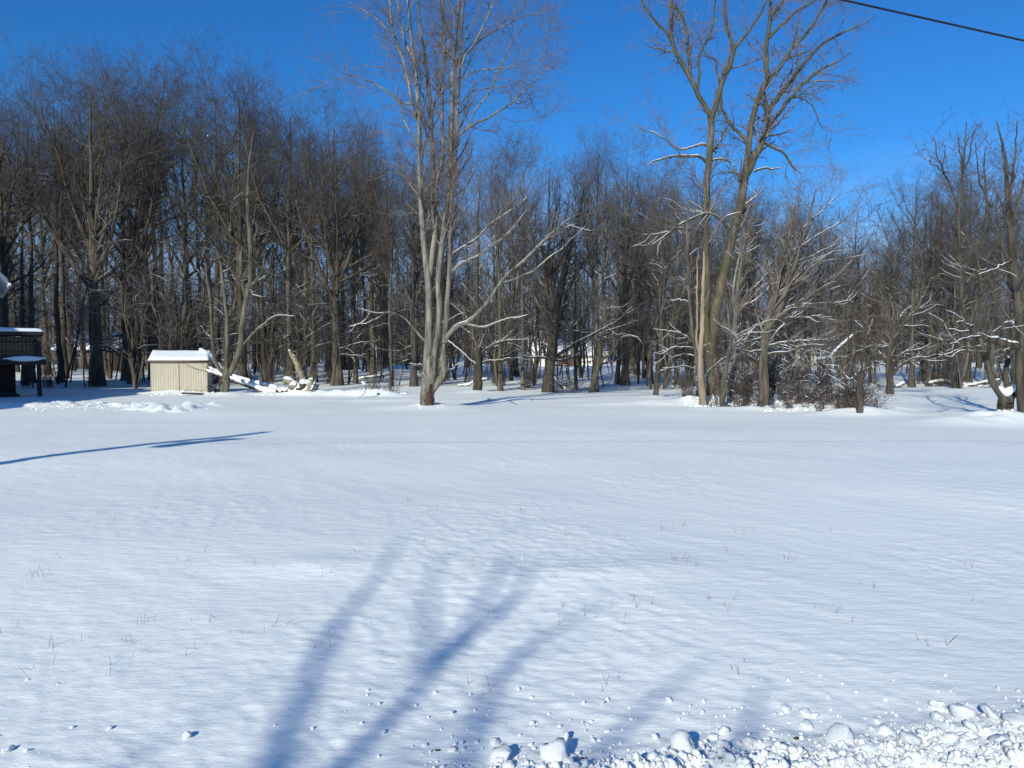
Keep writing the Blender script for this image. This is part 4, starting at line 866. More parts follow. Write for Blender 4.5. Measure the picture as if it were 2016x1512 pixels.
def deck():
    Yd = 30.6; xr = W(84, 700, Yd)[0]; xl = -25.6; root = empty('timber_deck', (xr, Yd, 0), R(33)); tag(root, 'dark two level timber deck with snowy roof in the shade of the white house', 'deck')
    o = lambda px: W(px, 700, Yd)[0]-xr
    z = lambda py: W(60, py, Yd)[2]
    L_ = xl-xr; D = 2.6
    mb = MB(); mb.box(L_, .06, -.1, D, z(660), z(652)); rf = mb.build('roof', M['wood_dark'], root, bevel=.01)
    rng = np.random.RandomState(3); nu, nv = 44, 10; Vv = []
    for a in range(nu+1):
        for b in range(nv+1):
            u = a/nu; v = b/nv; ed = min(1-u, .2)/.03; e2 = min(v, 1-v)/.1; th = .16*min(1, math.sqrt(max(ed, 0)))*min(1, math.sqrt(max(e2, 0)))
            xx = L_+(.1-L_)*u; Vv.append((xx, -.14+(D+.2)*v, z(652)+.004+th*(1.1-.35*u+.3*float(vnoise(np.array([xx*1.1]), np.array([v*2.]))[0])-.15)))
    Fq = [[a*(nv+1)+b, (a+1)*(nv+1)+b, (a+1)*(nv+1)+b+1, a*(nv+1)+b+1] for a in range(nu) for b in range(nv)]
    s = link('roof_snow', mesh_from('roof_snow', Vv, [np.array(Fq)]), M['snow2'], rf); m = s.modifiers.new('s', 'SOLIDIFY'); m.thickness = .04; m.offset = -1
    mb = MB(); x = L_
    while x < -.1:
        mb.box(x, x+.135, D-.06, D-.03+rng.uniform(0, .008), z(704), z(661)); x += .145
    mb.build('back_boards', M['wood_grey'], root)
    for xx, yy in ((-.12, 0), (-4.2, 0), (-.12, D-.25)):
        mb = MB(); mb.box(xx-.07, xx+.07, yy, yy+.14, -.2 if xx > -1 or yy > 0 else -.2, z(660)); mb.build('post', M['wood_dark'], root, bevel=.008)
    fl = MB(); fl.box(L_, .12, -.12, D, z(718), z(707)); f = fl.build('floor', M['wood_dark'], root, bevel=.01)
    fs = MB(); 
    for (a, b) in ((-1.35, .12), (-2.9, -1.75), (-4.8, -3.2)):
        K = 9; P = np.array([[[a+(b-a)*k/(K-1), -.06, z(706.5)] for k in range(K)]]); r = .1*np.sin(np.linspace(.1, 3.0, K))[None]+.01
        V_, Q_ = tube_arrays(P, r*1.2, 8); fs.add(V_, Q_)
    fs.build('floor_snow', M['snow2'], f, True)
    # wire-mesh upper rail
    rl = MB(); 
    for k in range(24): xx = L_+k*.22; rl.box(xx-.006, xx+.006, .02, .03, z(707), z(662))
    for k in range(5): zz = z(706)+k*.2; rl.box(L_, -.1, .031, .04, zz, zz+.008)
    rl.build('wire_mesh', M['grey_metal'], root)
    rl = MB(); rl.box(L_, -.06, -.03, .02, z(676), z(673)); rl.build('rail', M['wood_dark'], root)
    bw = MB(); bw.box(L_, -.95, 1.9, 1.96, -.2, z(718)); bw.build('added_shade_panel', M['wood_dark'], root)  # dark sheet added behind the lattice to deepen the shade under the deck
    la = MB()   # lattice below
    for k in range(30):
        a = L_+k*.18
        for sg in (-1, 1):
            b0 = (a, z(775)); b1 = (a+sg*.9, z(722)); 
            if min(b0[0], b1[0]) < L_ or max(b0[0], b1[0]) > -1.2: continue
            la.prism([(b0[0], b0[1]), (b0[0]+.03, b0[1]), (b1[0]+.03, b1[1]), (b1[0], b1[1])], 'y', .22+.01*sg, .228+.01*sg)
    la.build('lattice', M['wood_dark'], root)
    st = MB(); st.prism([(L_, -.2), (-.55, -.2), (-.9, .12), (-1.6, .35), (-2.1, .8), (-3.2, .75), (L_, .4)], 'y', .5, 1.8); st.build('earth_bank', M['wood_dark'], root)
deck()
def garage():
    Y = 86.; X = lambda px: (px-CX)/F_PX*Y; Z = lambda py: CAM_H+(HOR-py)/F_PX*Y; gz = ground_z(X(1160), Y)
    root = empty('far_garage', (X(1150), Y, 0)); tag(root, 'white house with garage and snowy roofs far behind the wood', 'house'); o = lambda px: X(px)-X(1150)
    mb = MB(); mb.box(o(1134), o(1196), 0, 8, -.3, Z(700)); mb.box(o(1044), o(1134), 2, 9, -.3, Z(700)); mb.build('wall', M['siding'], root)
    mb = MB(); mb.box(o(1100), o(1133.5), 1.9, 1.99, -.3, Z(698)); mb.build('brick_front', M['brick'], root)
    mb = MB(); mb.box(o(1144), o(1186), -.06, -.003, gz-.1, Z(712)); dr = mb.build('garage_door', M['white_paint'], root)
    mb = MB(); 
    for k in range(4): mb.box(o(1146+k*10), o(1153+k*10), -.09, -.062, Z(713.5), Z(710.5))
    mb.build('window', M['glass'], dr)
    mb = MB(); mb.prism([(-.5, Z(701)), (4, Z(664)), (8.5, Z(701))], 'x', o(1130), o(1199)); mb.prism([(1.4, Z(701)), (5.5, Z(662)), (9.5, Z(701))], 'x', o(1040), o(1129.8)); r = mb.build('roof', M['tan_siding'], root)
    mb = MB(); mb.prism([(-.55, Z(700.8)+.02), (4, Z(664)+.02), (4, Z(660)), (-.55, Z(697.5))], 'x', o(1129.9), o(1199.5)); mb.build('roof_snow', M['snow2'], r); mb = MB(); mb.prism([(1.35, Z(700.8)+.02), (5.5, Z(662)+.02), (5.5, Z(658)), (1.35, Z(697))], 'x', o(1039), o(1129.7)); mb.build('roof_snow', M['snow2'], r)
    mb = MB(); mb.box(o(1066), o(1077), 4.6, 5.6, Z(670), Z(652)); ch = mb.build('chimney', M['brick'], r)
    mb = MB(); mb.box(o(1065.5), o(1077.5), 4.5, 5.7, Z(652)+.003, Z(649)); mb.build('chimney_snow', M['snow2'], ch)
    for px in (1052, 1074, 1112):
        mb = MB(); mb.box(o(px), o(px+9), 1.85 if px > 1099 else 1.93, 1.895 if px > 1099 else 1.99, Z(718), Z(706)); w_ = mb.build('window', M['glass'], root)
        mb = MB(); mb.box(o(px-1), o(px+10), 1.83, 1.849 if px > 1099 else 1.92, Z(719), Z(718)); mb.build('sill', M['white_paint'], w_)
garage()
def far_house(px0, px1, pyr, pye, pyb, Y, wallm, label, cx=None):
    X = lambda px: (px-CX)/F_PX*Y; Z = lambda py: CAM_H+(HOR-py)/F_PX*Y
    root = empty('far_house', (X((px0+px1)/2), Y, 0)); tag(root, label, 'house'); c = X((px0+px1)/2); o = lambda px: X(px)-c
    mb = MB(); mb.box(o(px0), o(px1), 0, 8, -.3, Z(pye)); mb.build('wall', M[wallm], root)
    mb = MB(); mb.prism([(-.5, Z(pye)), (4, Z(pyr)), (8.5, Z(pye))], 'x', o(px0)-.4, o(px1)+.4); r = mb.build('roof', M['trim'], root)
    mb = MB(); mb.prism([(-.55, Z(pye)+.03), (4, Z(pyr)+.03), (4, Z(pyr)+.25), (-.55, Z(pye)+.22)], 'x', o(px0)-.45, o(px1)+.45); mb.build('roof_snow', M['snow2'], r)
    n = max(2, int((px1-px0)/28))
    for k in range(n):
        a = px0+(k+.35)*(px1-px0)/n; mb = MB(); mb.box(o(a), o(a+8), -.05, -.003, Z(pye+14), Z(pye+5)); w_ = mb.build('window', M['glass'], root)
        mb = MB(); mb.box(o(a-1), o(a+9), -.1, -.052, Z(pye+15.2), Z(pye+14)); mb.build('sill', M['white_paint'], w_)
far_house(112, 225, 655, 690, 735, 78, 'brick', 'dark red house with snowy roof far behind the left part of the wood')
far_house(1560, 1665, 655, 672, 725, 98, 'tan_siding', 'pale house with snowy roof far behind the thicket at the right')
# ------------------------------------------------------------------ fallen tree, stump, logs
def log(kind, label, pts, Y, mat_='pale', dy=0, cat='log', group=None, k=.9, snow=True, seed=0, S=12, branches=0):
    """pts: (px,py,r px) at depth Y; dy total depth change"""
    rng = np.random.RandomState(seed); n = len(pts)
    A = np.array([[*W(p[0], p[1], Y+dy*q/(n-1)), p[2]/F_PX*Y] for q, p in enumerate(pts)]); org = A[0, :3].copy(); org[2] = 0
    root = empty(kind, tuple(org)); tag(root, label, cat, group); A[:, :3] -= org
    B = resample(A, 22, rng, .1)[None]; P, Rr = taper_ends(B[:, :, :3], B[:, :, 3])
    link('trunk', tubes_mesh('trunk', [(P, Rr, S)]), M[mat_], root)
    if branches:
        C = grow(B[:, :, :3], B[:, :, 3], rng, branches, .3, 1, (35, 70), (.5, 1.4), False, .2, 6, .15, .06, .4, .3, rmin=.01)
        C2 = grow(*C, rng, 4, .2, 1, (30, 60), (.3, .6), False, .2, 4, .15, .05, .6, .5, rmin=.006)
        link('branches', tubes_mesh('branches', [(*C, 5), (*C2, 3)]), M['twig'], root)
    if snow:
        T = np.gradient(B[0, :, :3], axis=0); hor = np.hypot(T[:, 0], T[:, 1])/np.linalg.norm(T, axis=1)
        w_ = sstep(.3, .6, hor)*(.75+.5*rng.rand(22)); Ps = B[:, :, :3]+np.array([0, 0, 1.])*(B[:, :, 3]*.55+.015)[:, :, None]; Rs = (B[0, :, 3]*k+.02)*w_; Rs[0] *= .5; Rs[-1] *= .4
        link('snow_cover', tubes_mesh('snow_cover', [(*taper_ends(Ps, np.maximum(Rs, 1e-3)[None]), 9)]), M['snow2'], root)
    return root
log('fallen_log', 'nearer snowy log of the fallen tree, sloping up leftwards behind the yard tree', [(556,776,6.5),(530,773,6),(487,758,4.8),(458,747,4),(430,738,3.2),(406,730,2)], 32.2, 'bark', dy=1.2, seed=1, branches=3)
log('fallen_log', 'further snow covered log lying just above the nearer one', [(548,768,5),(524,761,4.4),(496,753,3.8),(458,742,3.2),(430,732,2.4),(411,724,1.6)], 33.0, 'bark', dy=1.0, seed=2, branches=3)
log('leaning_bough', 'snowy broken bough reaching over the shed roof corner', [(446,741,3.4),(430,722,3),(414,704,2.8),(398,692,2.2),(392,688,1.4)], 34.4, 'bark', dy=.3, cat='broken bough', seed=3, k=1.3)
log('broken_trunk', 'upright pale broken trunk sticking out of the root plate', [(601,764,8),(598,750,7),(592,735,6.4),(586,720,5.6),(578,704,4.6),(572,696,3.4),(568,689,1.6)], 32.6, 'pale', cat='broken trunk', seed=4, k=.5)
def roots():
    Y = 32.0; root = empty('root_plate', (W(595, 778, Y)[0], Y, 0)); tag(root, 'torn up root plate of the fallen tree heaped with snow', 'tree stump'); org = np.array([root.location.x, Y, 0])
    specs = [([(556,782,4),(575,775,6),(592,762,8),(603,752,8)], 0, 'bark'), ([(588,784,3),(600,772,6),(612,758,7),(614,748,6)], -.4, 'pale'), ([(612,782,3),(619,772,4.5),(622,764,4),(628,758,1.6)], .2, 'bark'),
             ([(560,745,5),(568,751,8),(580,760,9),(592,768,8),(604,770,6)], .5, 'pale'), ([(545,768,5),(556,772,7),(566,770,5),(576,776,3)], -.2, 'red'), ([(603,754,7),(612,762,6),(622,778,4)], .3, 'bark'),
             ([(607,752,4),(618,752,4),(616,762,3.6),(612,770,2.4)], -.5, 'bark')]
    for k, (pts, dy, mm) in enumerate(specs):
        A = np.array([[*(W(p[0], p[1], Y+dy*(q/len(pts)))-org), p[2]/F_PX*Y*.8] for q, p in enumerate(pts)]); B = resample(A, 14, np.random.RandomState(k), .22)[None]
        o = link('root', tubes_mesh('root', [(*taper_ends(B[:, :, :3], B[:, :, 3]), 10)]), M[mm], root)
        Ps = B[:, :, :3]+np.array([0, -.02, 1.])*(B[:, :, 3]*.7)[:, :, None]; Rs = B[:, :, 3]*(.75+.3*np.random.RandomState(k+9).rand(1, 14)); Rs[:, 0] *= .5; Rs[:, -1] *= .5
        link('snow_cover', tubes_mesh('snow_cover', [(*taper_ends(Ps, Rs), 9)]), M['snow2'], o)
roots()
log('fallen_branch', 'forked snowy dead branch sticking up out of the snow left of the maple', [(708,782,1.6),(716,772,1.4),(720,760,1.2),(712,752,.8)], 30.5, 'bark', cat='branch', seed=6, k=1.6)
log('fallen_branch', 'dark branch end lying on the snow in front of the twin stemmed tree', [(1434,798,3.4),(1442,803,3.2),(1449,808,3)], 24.2, 'red', cat='branch', seed=7, k=.5)
log('fallen_branch', 'pale snow topped branch lying in front of the thicket', [(1494,808,3),(1510,804,3),(1530,799,2.6),(1548,795,2.2),(1566,791,1.4)], 24.4, 'bark', dy=.6, cat='branch', seed=8, k=.8, branches=2)
log('fallen_branch', 'snow lined branch hanging in the thicket', [(1534,744,2.6),(1547,729,2.4),(1562,720,2.2),(1578,708,1.6)], 26.5, 'bark', cat='branch', seed=9, k=1.0, branches=4)
log('fallen_branch', 'curved snowy bough in front of the wood right of the thicket', [(1608,707,1.4),(1630,705,1.8),(1649,686,1.8),(1665,672,1.5),(1679,659,1)], 29.5, 'bark', cat='branch', seed=10, k=.9, branches=3)
log('fallen_log', 'long wavy snowy log lying at the wood edge at the right', [(1828,755,2.4),(1850,751,3),(1868,753,3.2),(1885,758,3.2),(1900,757,2.6),(1925,760,1.6)], 41.0, 'bark', dy=1.5, seed=11, k=.9, branches=7)
log('fallen_log', 'snow topped log lying beside the foot of the hollow tree in the distance', [(1895,763,2.4),(1920,757,2.6),(1945,752,2.2),(1968,748,1.4)], 41.5, 'bark', dy=-2, seed=12, k=.9, branches=6)
log('fallen_log', 'short snowy log left of the wavy log at the wood edge', [(1762,762,3),(1772,758,3),(1781,754,2.6)], 39.5, 'bark', seed=13)
log('fallen_log', 'long thin snowy log lying in the wood left of the maple', [(680,750,1.8),(705,746,2),(740,741,2),(770,735,1.4)], 48, 'bark', seed=14, branches=3)
log('fallen_branch', 'dark crooked branch leaning in the wood before the big forking tree', [(1120,772,2),(1105,760,1.8),(1092,746,1.6),(1084,730,1.2)], 38.2, 'bark_dark', cat='branch', seed=15, k=.6, branches=3)
log('fallen_branch', 'snowy stick on the ground in front of the far garage', [(1195,758,1.6),(1205,756,1.8),(1212,757,1.4)], 43, 'bark_dark', cat='branch', seed=16)
log('fallen_branch', 'low snowy branch between the maple and the lopped tree', [(900,760,1.6),(925,756,1.6),(935,750,1.2),(960,745,.8)], 40, 'bark_dark', cat='branch', seed=17, branches=3)
# planks at the shed foot
mb = MB(); x0, y0 = G(357, 780); mb.box(0, .9, 0, .12, .0, .05); o = mb.build('plank', M['wood_dark'], None, bevel=.005); o.location = (x0, y0, ground_z(x0, y0)+.08); o.rotation_euler = (.1, .04, -.05); tag(o, 'dark plank half buried in snow before the shed door', 'plank')
# ------------------------------------------------------------------ cart beside the shed
def cart():
    Y = 34.3; c = W(414, 772, Y); root = empty('garden_cart', (c[0]-.08, Y, ground_z(c[0], Y))); tag(root, 'small dark wire garden cart beside the right wall of the shed', 'cart')
    def bars(segs, r, nm, m_):
        P = np.array([[a, ((np.array(a)+np.array(b))/2).tolist(), b] for a, b in segs], float); link(nm, tubes_mesh(nm, [(P, np.full(P.shape[:2], r), 6)]), M[m_], root)
    w_, d_, h0, h1 = .42, .3, .22, .58
    S = []
    for z in (h0, .4, h1): S += [((-w_/2, -d_/2, z), (w_/2, -d_/2, z)), ((-w_/2, d_/2, z), (w_/2, d_/2, z)), ((-w_/2, -d_/2, z), (-w_/2, d_/2, z)), ((w_/2, -d_/2, z), (w_/2, d_/2, z))]
    for k in range(7):
        x = -w_/2+k*w_/6; S += [((x, -d_/2, h0), (x, -d_/2, h1)), ((x, d_/2, h0), (x, d_/2, h1)), ((x, -d_/2, h0), (x, d_/2, h0))]
    bars(S, .009, 'basket', 'purple')
    bars([((-w_/2, -d_/2, h0), (-w_/2-.04, -d_/2, -.05)), ((-w_/2, d_/2, h0), (-w_/2-.04, d_/2, -.05)), ((w_/2, -.1, h1), (w_/2+.1, -.1, .75)), ((w_/2, .1, h1), (w_/2+.1, .1, .75)), ((w_/2+.1, -.1, .75), (w_/2+.1, .1, .75))], .012, 'frame', 'purple')
    for s in (-1, 1):
        a = np.linspace(0, 2*math.pi, 17); P = np.stack([.08+.15*np.cos(a), np.full(17, s*(d_/2+.04)), .12+.15*np.sin(a)], 1)[None]
        wh = link('wheel', tubes_mesh('wheel', [(P, np.full((1, 17), .02), 6)]), M['black'], root)
        Sp = [((.08, s*(d_/2+.04), .12), (.08+.15*math.cos(t), s*(d_/2+.04), .12+.15*math.sin(t))) for t in np.arange(6)*math.pi/3]
        P = np.array([[a_, ((np.array(a_)+np.array(b_))/2).tolist(), b_] for a_, b_ in Sp]); link('spokes', tubes_mesh('spokes', [(P, np.full(P.shape[:2], .006), 4)]), M['black'], wh)
cart()
# ------------------------------------------------------------------ bushes and weeds
def bush_mesh(seed, H, wd, n, twig):
    rng = np.random.RandomState(seed); K = 7; a = rng.uniform(0, 2*math.pi, n); sp = rng.uniform(.1, 1, n)*wd/H*.8; s = np.linspace(0, 1, K)[None]; h = H*rng.uniform(.5, 1, n)[:, None]
    b0 = rng.randn(n, 2)*wd*.14
    P = np.stack([b0[:, :1]+np.cos(a)[:, None]*sp[:, None]*h*s**1.3+np.cumsum(rng.randn(n, K)*.02, 1), b0[:, 1:]+np.sin(a)[:, None]*sp[:, None]*h*s**1.3+np.cumsum(rng.randn(n, K)*.02, 1), h*s-.05], -1)
    Rr = rng.uniform(.007, .014, n)[:, None]*np.linspace(1, .4, K)[None]
    C = grow(P, Rr, rng, 5 if n > 12 else 2.5, .15, 1, (25, 65), (.25, .5), True, .3, 4, .2, .05, .7, .5, rmin=.0045); C2 = grow(*C, rng, 3 if n > 12 else 1, .1, 1, (25, 60), (.15, .35), False, .3, 3, .2, .03, .7, .6, rmin=.0035)
    me = tubes_mesh('stems', [(P, Rr, 4), (*C, 3), (*C2, 3)]); me.materials.append(M[twig])
    sn = snow_tubes(*C, rng, prob=.5, S=4, hmin=.6, minr=.02); s2 = None
    if len(sn[0]): s2 = tubes_mesh('snow_cover', [sn]); s2.materials.append(M['snow2'])
    return me, s2
BM = {k: bush_mesh(*v) for k, v in {'a': (1, 1.3, 1.0, 26, 'twig_red'), 'b': (2, 1.9, .9, 26, 'twig_red'), 'c': (3, .9, 1.1, 18, 'twig_red'), 'd': (4, 2.6, 1.2, 24, 'twig'), 'e': (5, .55, .8, 9, 'twig_red')}.items()}
def bush(key, px, py, s, label, kind='bush', group='bare bushes of the thicket', sz=1.0, cat='bush'):
    x, y = G(px, py); o = empty(kind, (x, y, ground_z(x, y)), px % 6.28); o.scale = (s, s, s*sz); tag(o, label, cat, group); me, sn = BM[key]; link('stems', me, None, o)
    if sn: link('snow_cover', sn, None, o)
for q_ in range(14):
    px = 1365+q_*24+(q_*37 % 11); bush('acbd'[q_ % 4], px, 793+(q_*29 % 9), .5+.05*(q_*13 % 9), 'one of the low tangled bushes filling the thicket between the labelled ones'.replace(' between the labelled ones', ' behind its front edge'), 'bush', 'low bushes filling the thicket')
for a in (('a', 1352, 796, .9, 'dark low bush at the left end of the thicket beside the pale snag'), ('d', 1398, 786, .6, 'snow filled brush between pale snag and twin stems'),
          ('a', 1462, 800, 1.0, 'dark bush between the slender trees and the vine covered trunk'), ('b', 1482, 797, 1.05, 'tall dark bush hugging the left of the vine covered trunk'),
          ('d', 1510, 796, 1.0, 'tangled vine growth wrapped about the foot of the vine covered trunk'), ('d', 1540, 792, 1.0, 'dense brown brush just right of the vine covered trunk'),
          ('b', 1562, 797, 1.0, 'red brown bush above the pale fallen branch'), ('c', 1588, 802, 1.0, 'low red brown bush at the right end of the pale fallen branch'),
          ('c', 1612, 804, .9, 'low thin bush in the middle of the low weeds'), ('c', 1640, 806, .9, 'low thin bush left of the dark bush at the broken stub'),
          ('b', 1668, 809, .85, 'dark dense bush left of the short broken stub'), ('a', 1682, 811, 1.05, 'darkest bush right at the foot of the short broken stub'),
          ('c', 1712, 809, .9, 'sparse bush right of the short broken stub'), ('d', 1530, 775, 1.1, 'tall brush at the back of the thicket'), ('b', 1575, 772, 1.2, 'reddish tall brush behind the thicket log'),
          ('c', 1100, 773, .9, 'grey brush at the foot of the big forking tree'), ('c', 1122, 774, .9, 'twiggy pile right of the big forking tree'), ('a', 575, 769, .7, 'thin brush behind the root plate'),
          ('c', 770, 774, .7, 'faint weeds left of the maple'), ('a', 1448, 785, 1.0, 'brush behind the slender trees'), ('c', 425, 772, .5, 'small red weed clump beside the cart')): bush(*a)
rng = np.random.RandomState(40)
for k in range(26):
    px = rng.uniform(1360, 1710); bush('e', px, np.interp(px, [1350, 1500, 1710], [800, 808, 816])-rng.uniform(0, 8), rng.uniform(.6, 1.1), 'one of the low dry weed clumps along the front of the thicket', 'weed', 'weed clumps in front of the thicket', cat='weed')
for k in range(34):
    px = rng.uniform(90, 2016); y = rng.uniform(37.5, 46)
    if 1250 < px < 1300: continue
    x = (px-CX)/F_PX*y; o = empty('bush', (x, y, ground_z(x, y)), px % 6.28); s = rng.uniform(.4, 1.1); o.scale = (s, s, s*1.1)
    zz = zone(px); tag(o, 'small bare bush under the wood edge '+zz, 'bush', 'undergrowth bushes '+zz); link('stems', BM['abcd'[k % 4]][0], None, o)
# ------------------------------------------------------------------ grass stalks poking through the snow
def stalks():
    rng = np.random.RandomState(6); P = []; n = 0
    spots = [(70,1140),(105,1110),(75,1135),(355,1150),(380,1105),(495,1120),(540,1130),(615,1130),(635,1135),(655,1140),(250,1075),(230,1065),(205,1040),(925,1115),(945,1118),(830,1075),(808,985),(985,1115),(1030,1115),(1115,1060),(1165,1045),(1215,1063),
             (1310,1045),(1345,1038),(1420,1085),(1465,1050),(1340,1115),(1350,1112),(1380,1180),(1120,1195),(1090,1155),(1235,1195),(1250,1195),(1160,1220),(1235,1225),(1115,1235),(1430,1200),(1405,1178),(1710,1160),(1460,1045),(1505,1150),
             (100,1275),(265,1225),(300,1225),(400,1230),(150,1260),(250,1260),(490,1262),(540,1232),(640,1270),(645,1250),(80,1310),(262,1285),(245,1300),(385,1275),(805,1235),(975,1215),(935,1355),(1460,1325),(1870,1278),(1825,1272),(1800,1270),(1180,1350),(720,1235),
             (560,848),(700,1100),(20,1235),(1700,1240),(1600,1205),(1905,1110),(1940,1190),(1560,1105),(1630,1050),(860,1010),(1010,1010)]
    for (px, py) in spots:
        x, y = G(px, py)
        for k in range(rng.randint(1, 5)):
            xx = x+rng.randn()*.05; yy = y+rng.randn()*.06; h = rng.uniform(.025, .085)*(1 if y < 7 else 1.3); a = rng.uniform(0, 6.28); b = rng.uniform(0, .7)*h*(2.2 if rng.rand() < .25 else 1); z0 = ground_z(xx, yy)-.01
            s = np.linspace(0, 1, 4); P.append(np.stack([xx+np.cos(a)*b*s**1.5, yy+np.sin(a)*b*s**1.5, z0+h*s], 1))
    P = np.array(P); Rr = np.repeat(np.array([[.0013, .0012, .0009, .0004]]), len(P), 0)*rng.uniform(.8, 1.4, (len(P), 1))
    o = link('grass', tubes_mesh('grass', [(P, Rr, 3)]), M['stalk']); tag(o, 'sparse dry grass stalks poking through the snow', 'grass', kind='stuff')
stalks()
# ------------------------------------------------------------------ snow chunks thrown up by the plough
def chunk_mesh(seed, sub=3):
    import bmesh
    bm = bmesh.new(); bmesh.ops.create_icosphere(bm, subdivisions=sub, radius=1); rng = np.random.RandomState(seed)
    V = np.array([v.co[:] for v in bm.verts]); o = rng.rand(3)*50; st = rng.uniform(.75, 1.25, 3); st[2] *= .8
    d = 1+.55*(vnoise(V[:, 0]*1.3+o[0], V[:, 1]*1.3+o[1], V[:, 2]*1.3+o[2])-.5)+.45*(vnoise(V[:, 0]*2.8+o[0], V[:, 1]*2.8, V[:, 2]*2.8+o[2])-.5)+.28*(vnoise(V[:, 0]*6+o[0], V[:, 1]*6, V[:, 2]*6)-.5)+.12*(vnoise(V[:, 0]*13, V[:, 1]*13+o[1], V[:, 2]*13)-.5)
    for k in range(4):  # broken faces
        n = rng.randn(3); n /= np.linalg.norm(n); p = (V@n)*d; d = np.where(p > .72, d*(.72/p)**.7, d)
    V = V*d[:, None]*st
    for v, c in zip(bm.verts, V): v.co = c
    me = bpy.data.meshes.new('snow_chunk'); bm.to_mesh(me); bm.free(); me.polygons.foreach_set('use_smooth', np.ones(len(me.polygons), bool)); me.materials.append(M['packed']); return me
CH = [chunk_mesh(k) for k in range(9)]; CHs = [chunk_mesh(k+20, 2) for k in range(5)]
rngC = np.random.RandomState(12); nch = 0
def chunk(px, py, wpx, label, group=None, sink=.5):
    global nch
    x, y = G(px, py); r = wpx*(.82 if wpx > 26 else 1)/2/F_PX*math.hypot(y, CAM_H)
    o = link('snow_chunk', CH[rngC.randint(9)]); o.location = (x, y, ground_z(x, y)+r*(.8-sink)); o.scale = (r*rngC.uniform(.9, 1.1), r*rngC.uniform(.85, 1.1), r*rngC.uniform(.65, .9)); o.rotation_euler = tuple(rngC.uniform(0, 6.28, 3)*np.array([.12, .12, 1]))
    tag(o, label, 'snow chunk', group); nch += 1
for a in ((1342,1495,78,'biggest snow chunk at the bottom edge in the centre right'), (1090,1500,62,'rounded snow lump at the bottom edge left of the centre right lumps'), (986,1498,50,'pale round snow lump at the bottom edge near the picture centre'),
          (1655,1482,72,'tall pointed snow lump at the bottom edge right of centre'), (1846,1402,34,'single round snow ball just above the rubble at the right'), (1893,1428,56,'wide snow lump below the single round ball'),
          (1950,1432,44,'snow lump right of the wide one at the right'), (2003,1452,50,'snow lump cut by the right edge'), (1586,1410,22,'upright snow lump of the small group above the rubble'), (1603,1412,16,'smaller lump touching the upright one'),
          (1588,1434,30,'flat snow lump below the small upright group'), (1548,1400,18,'low snow lump left of the small upright group'), (1728,1428,16,'lone small lump left of the round ball'), (1738,1452,24,'lump in the rubble below the lone small lump'),
          (1112,1455,26,'pointed snow chunk on the smooth snow at bottom centre'), (1168,1457,14,'small round snow ball right of the pointed chunk'), (1290,1455,18,'broken snow bits right of the small ball'), (974,1463,18,'round snow ball with shade at bottom centre'),
          (892,1474,16,'small snow ball left of the round one'), (368,1450,20,'snow lump alone on the smooth snow at bottom left'), (14,1470,18,'snow lump near the bottom left corner'), (216,1430,10,'tiny snow bit between the two left lumps'),
          (1474,1473,24,'round snow lump beside the centre right rubble'), (1425,1498,44,'smooth snow lump right of the biggest chunk'), (1910,1465,36,'snow lump in the rubble under the wide one'), (1790,1490,48,'large lump at the bottom edge toward the right'), (1960,1490,52,'large lump near the bottom right corner'), (1845,1465,30,'rounded lump in the middle of the right rubble')):
    chunk(*a)
L2 = 'one of the small snow chunks of the ploughed rubble along the bottom right'
k = 0
while nch < 270:
    px = rngC.uniform(900, 2040); py = rngC.uniform(1365, 1530); x, y = G(px, py)
    if rough_mask(np.array([x]), np.array([y]))[0] < rngC.rand(): continue
    chunk(px, py, 5+18*rngC.rand()**3, L2, 'snow chunks of the ploughed rubble', .5)
L3 = 'one of the tiny snow crumbs scattered on the smooth snow before the rubble'
for k in range(28):
    px = 2010-1300*rngC.rand()**1.6; py = rngC.uniform(1330, 1480); chunk(px, py, rngC.uniform(5, 11), L3, 'snow crumbs on the smooth snow', .2)
for px, py, wpx, lab in ((1438, 1506, 13, 'brown frozen dirt clod at the bottom edge below the biggest snow chunk'), (1150, 1500, 9, 'small brown dirt bit on the rubble left of the biggest chunk'), (1772, 1452, 8, 'small brown dirt bit on the rubble at the right'),
                         (1568, 1470, 10, 'brown twig end poking from the rubble right of centre'), (862, 1476, 7, 'tiny reddish dirt bit beside the small snow ball')):
    x, y = G(px, py); r = wpx/2/F_PX*math.hypot(y, CAM_H); me = CHs[px % 5].copy(); me.name = 'dirt_clod'; me.materials.clear(); me.materials.append(M['dirt'])
    o = link('dirt_clod', me); o.location = (x, y, ground_z(x, y)+r*.3+(.02 if wpx > 20 else 0)); o.scale = (r*1.4, r, r*.5); tag(o, lab, 'dirt', 'dirt on the ploughed snow')
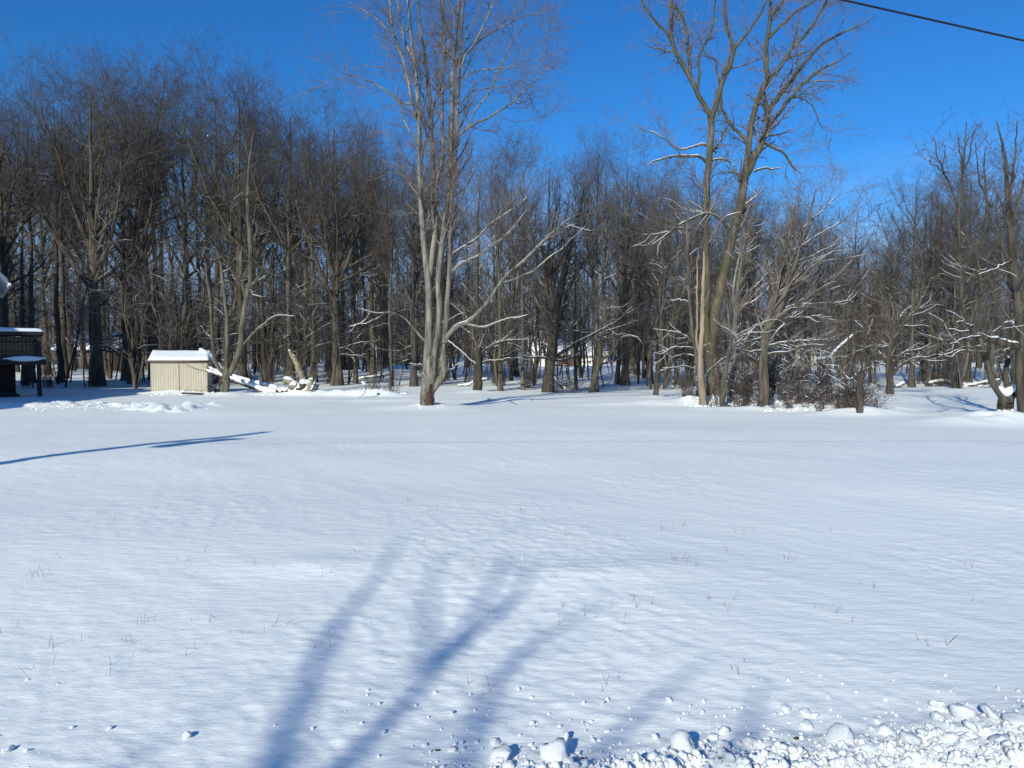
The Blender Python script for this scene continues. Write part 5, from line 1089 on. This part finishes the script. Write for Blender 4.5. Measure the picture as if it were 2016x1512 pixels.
def crumbs():
    rng = np.random.RandomState(9); n = 4200; Vs = []; Fs = []; off = 0
    base = [(np.array([v.co[:] for v in m.vertices]), np.array([p.vertices[:] for p in m.polygons])) for m in CHs]
    c = 0
    while c < n:
        px = rng.uniform(-100, 2150); py = 1270+rng.rand()**.6*330; x, y = G(px, py); m = float(rough_mask(np.array([x]), np.array([y]))[0])
        p = .55*m+.10*sstep(1290, 1500, py)*sstep(500, 1400, px)+.004
        if rng.rand() > p: continue
        r = (.0025+.011*rng.rand()**3)*(1.7 if m > .5 else 1); V_, F_ = base[rng.randint(5)]; a = rng.uniform(0, 6.28); ca, sa = math.cos(a), math.sin(a)
        Vr = V_@np.array([[ca, sa, 0], [-sa, ca, 0], [0, 0, 1]])*r+np.array([x, y, ground_z(x, y)+r*.3]); Vs.append(Vr); Fs.append(F_+off); off += len(V_); c += 1
    o = link('snow_crumbs', mesh_from('snow_crumbs', np.concatenate(Vs), [np.concatenate(Fs)]), M['packed']); tag(o, 'fine snow crumbs thrown over the snow by the plough', 'snow crumbs', kind='stuff')
crumbs()
def lumps():   # clumped snow at the shed foot, wood edge and thicket
    rng = np.random.RandomState(19); Vs = []; Fs = []; off = 0
    base = [(np.array([v.co[:] for v in m.vertices]), np.array([p.vertices[:] for p in m.polygons])) for m in CHs]
    for (pa, pb, ya, yb, n, r0) in ((298, 425, 771, 780, 90, .05), (455, 640, 772, 780, 70, .05), (640, 800, 773, 780, 50, .05), (1345, 1500, 790, 802, 150, .05), (1500, 1705, 796, 811, 150, .045), (1940, 2016, 824, 832, 20, .04), (815, 880, 798, 805, 14, .03), (1830, 1990, 752, 762, 60, .08), (60, 415, 793, 811, 420, .022)):
        for k in range(n):
            px = rng.uniform(pa, pb); py = rng.uniform(ya, yb); x, y = G(px, py); r = r0*rng.uniform(.4, 1.4); V_, F_ = base[rng.randint(5)]
            Vs.append(V_*np.array([1.3, 1, .7])*r+np.array([x, y, ground_z(x, y)+r*.1])); Fs.append(F_+off); off += len(V_)
    o = link('clumped_snow', mesh_from('clumped_snow', np.concatenate(Vs), [np.concatenate(Fs)]), M['snow2']); tag(o, 'clumps of disturbed snow around shed, thicket and tree feet', 'snow', kind='stuff')
lumps()
print('OBJECTS', len(bpy.data.objects), 'TRIS', sum(len(m.polygons) for m in bpy.data.meshes))
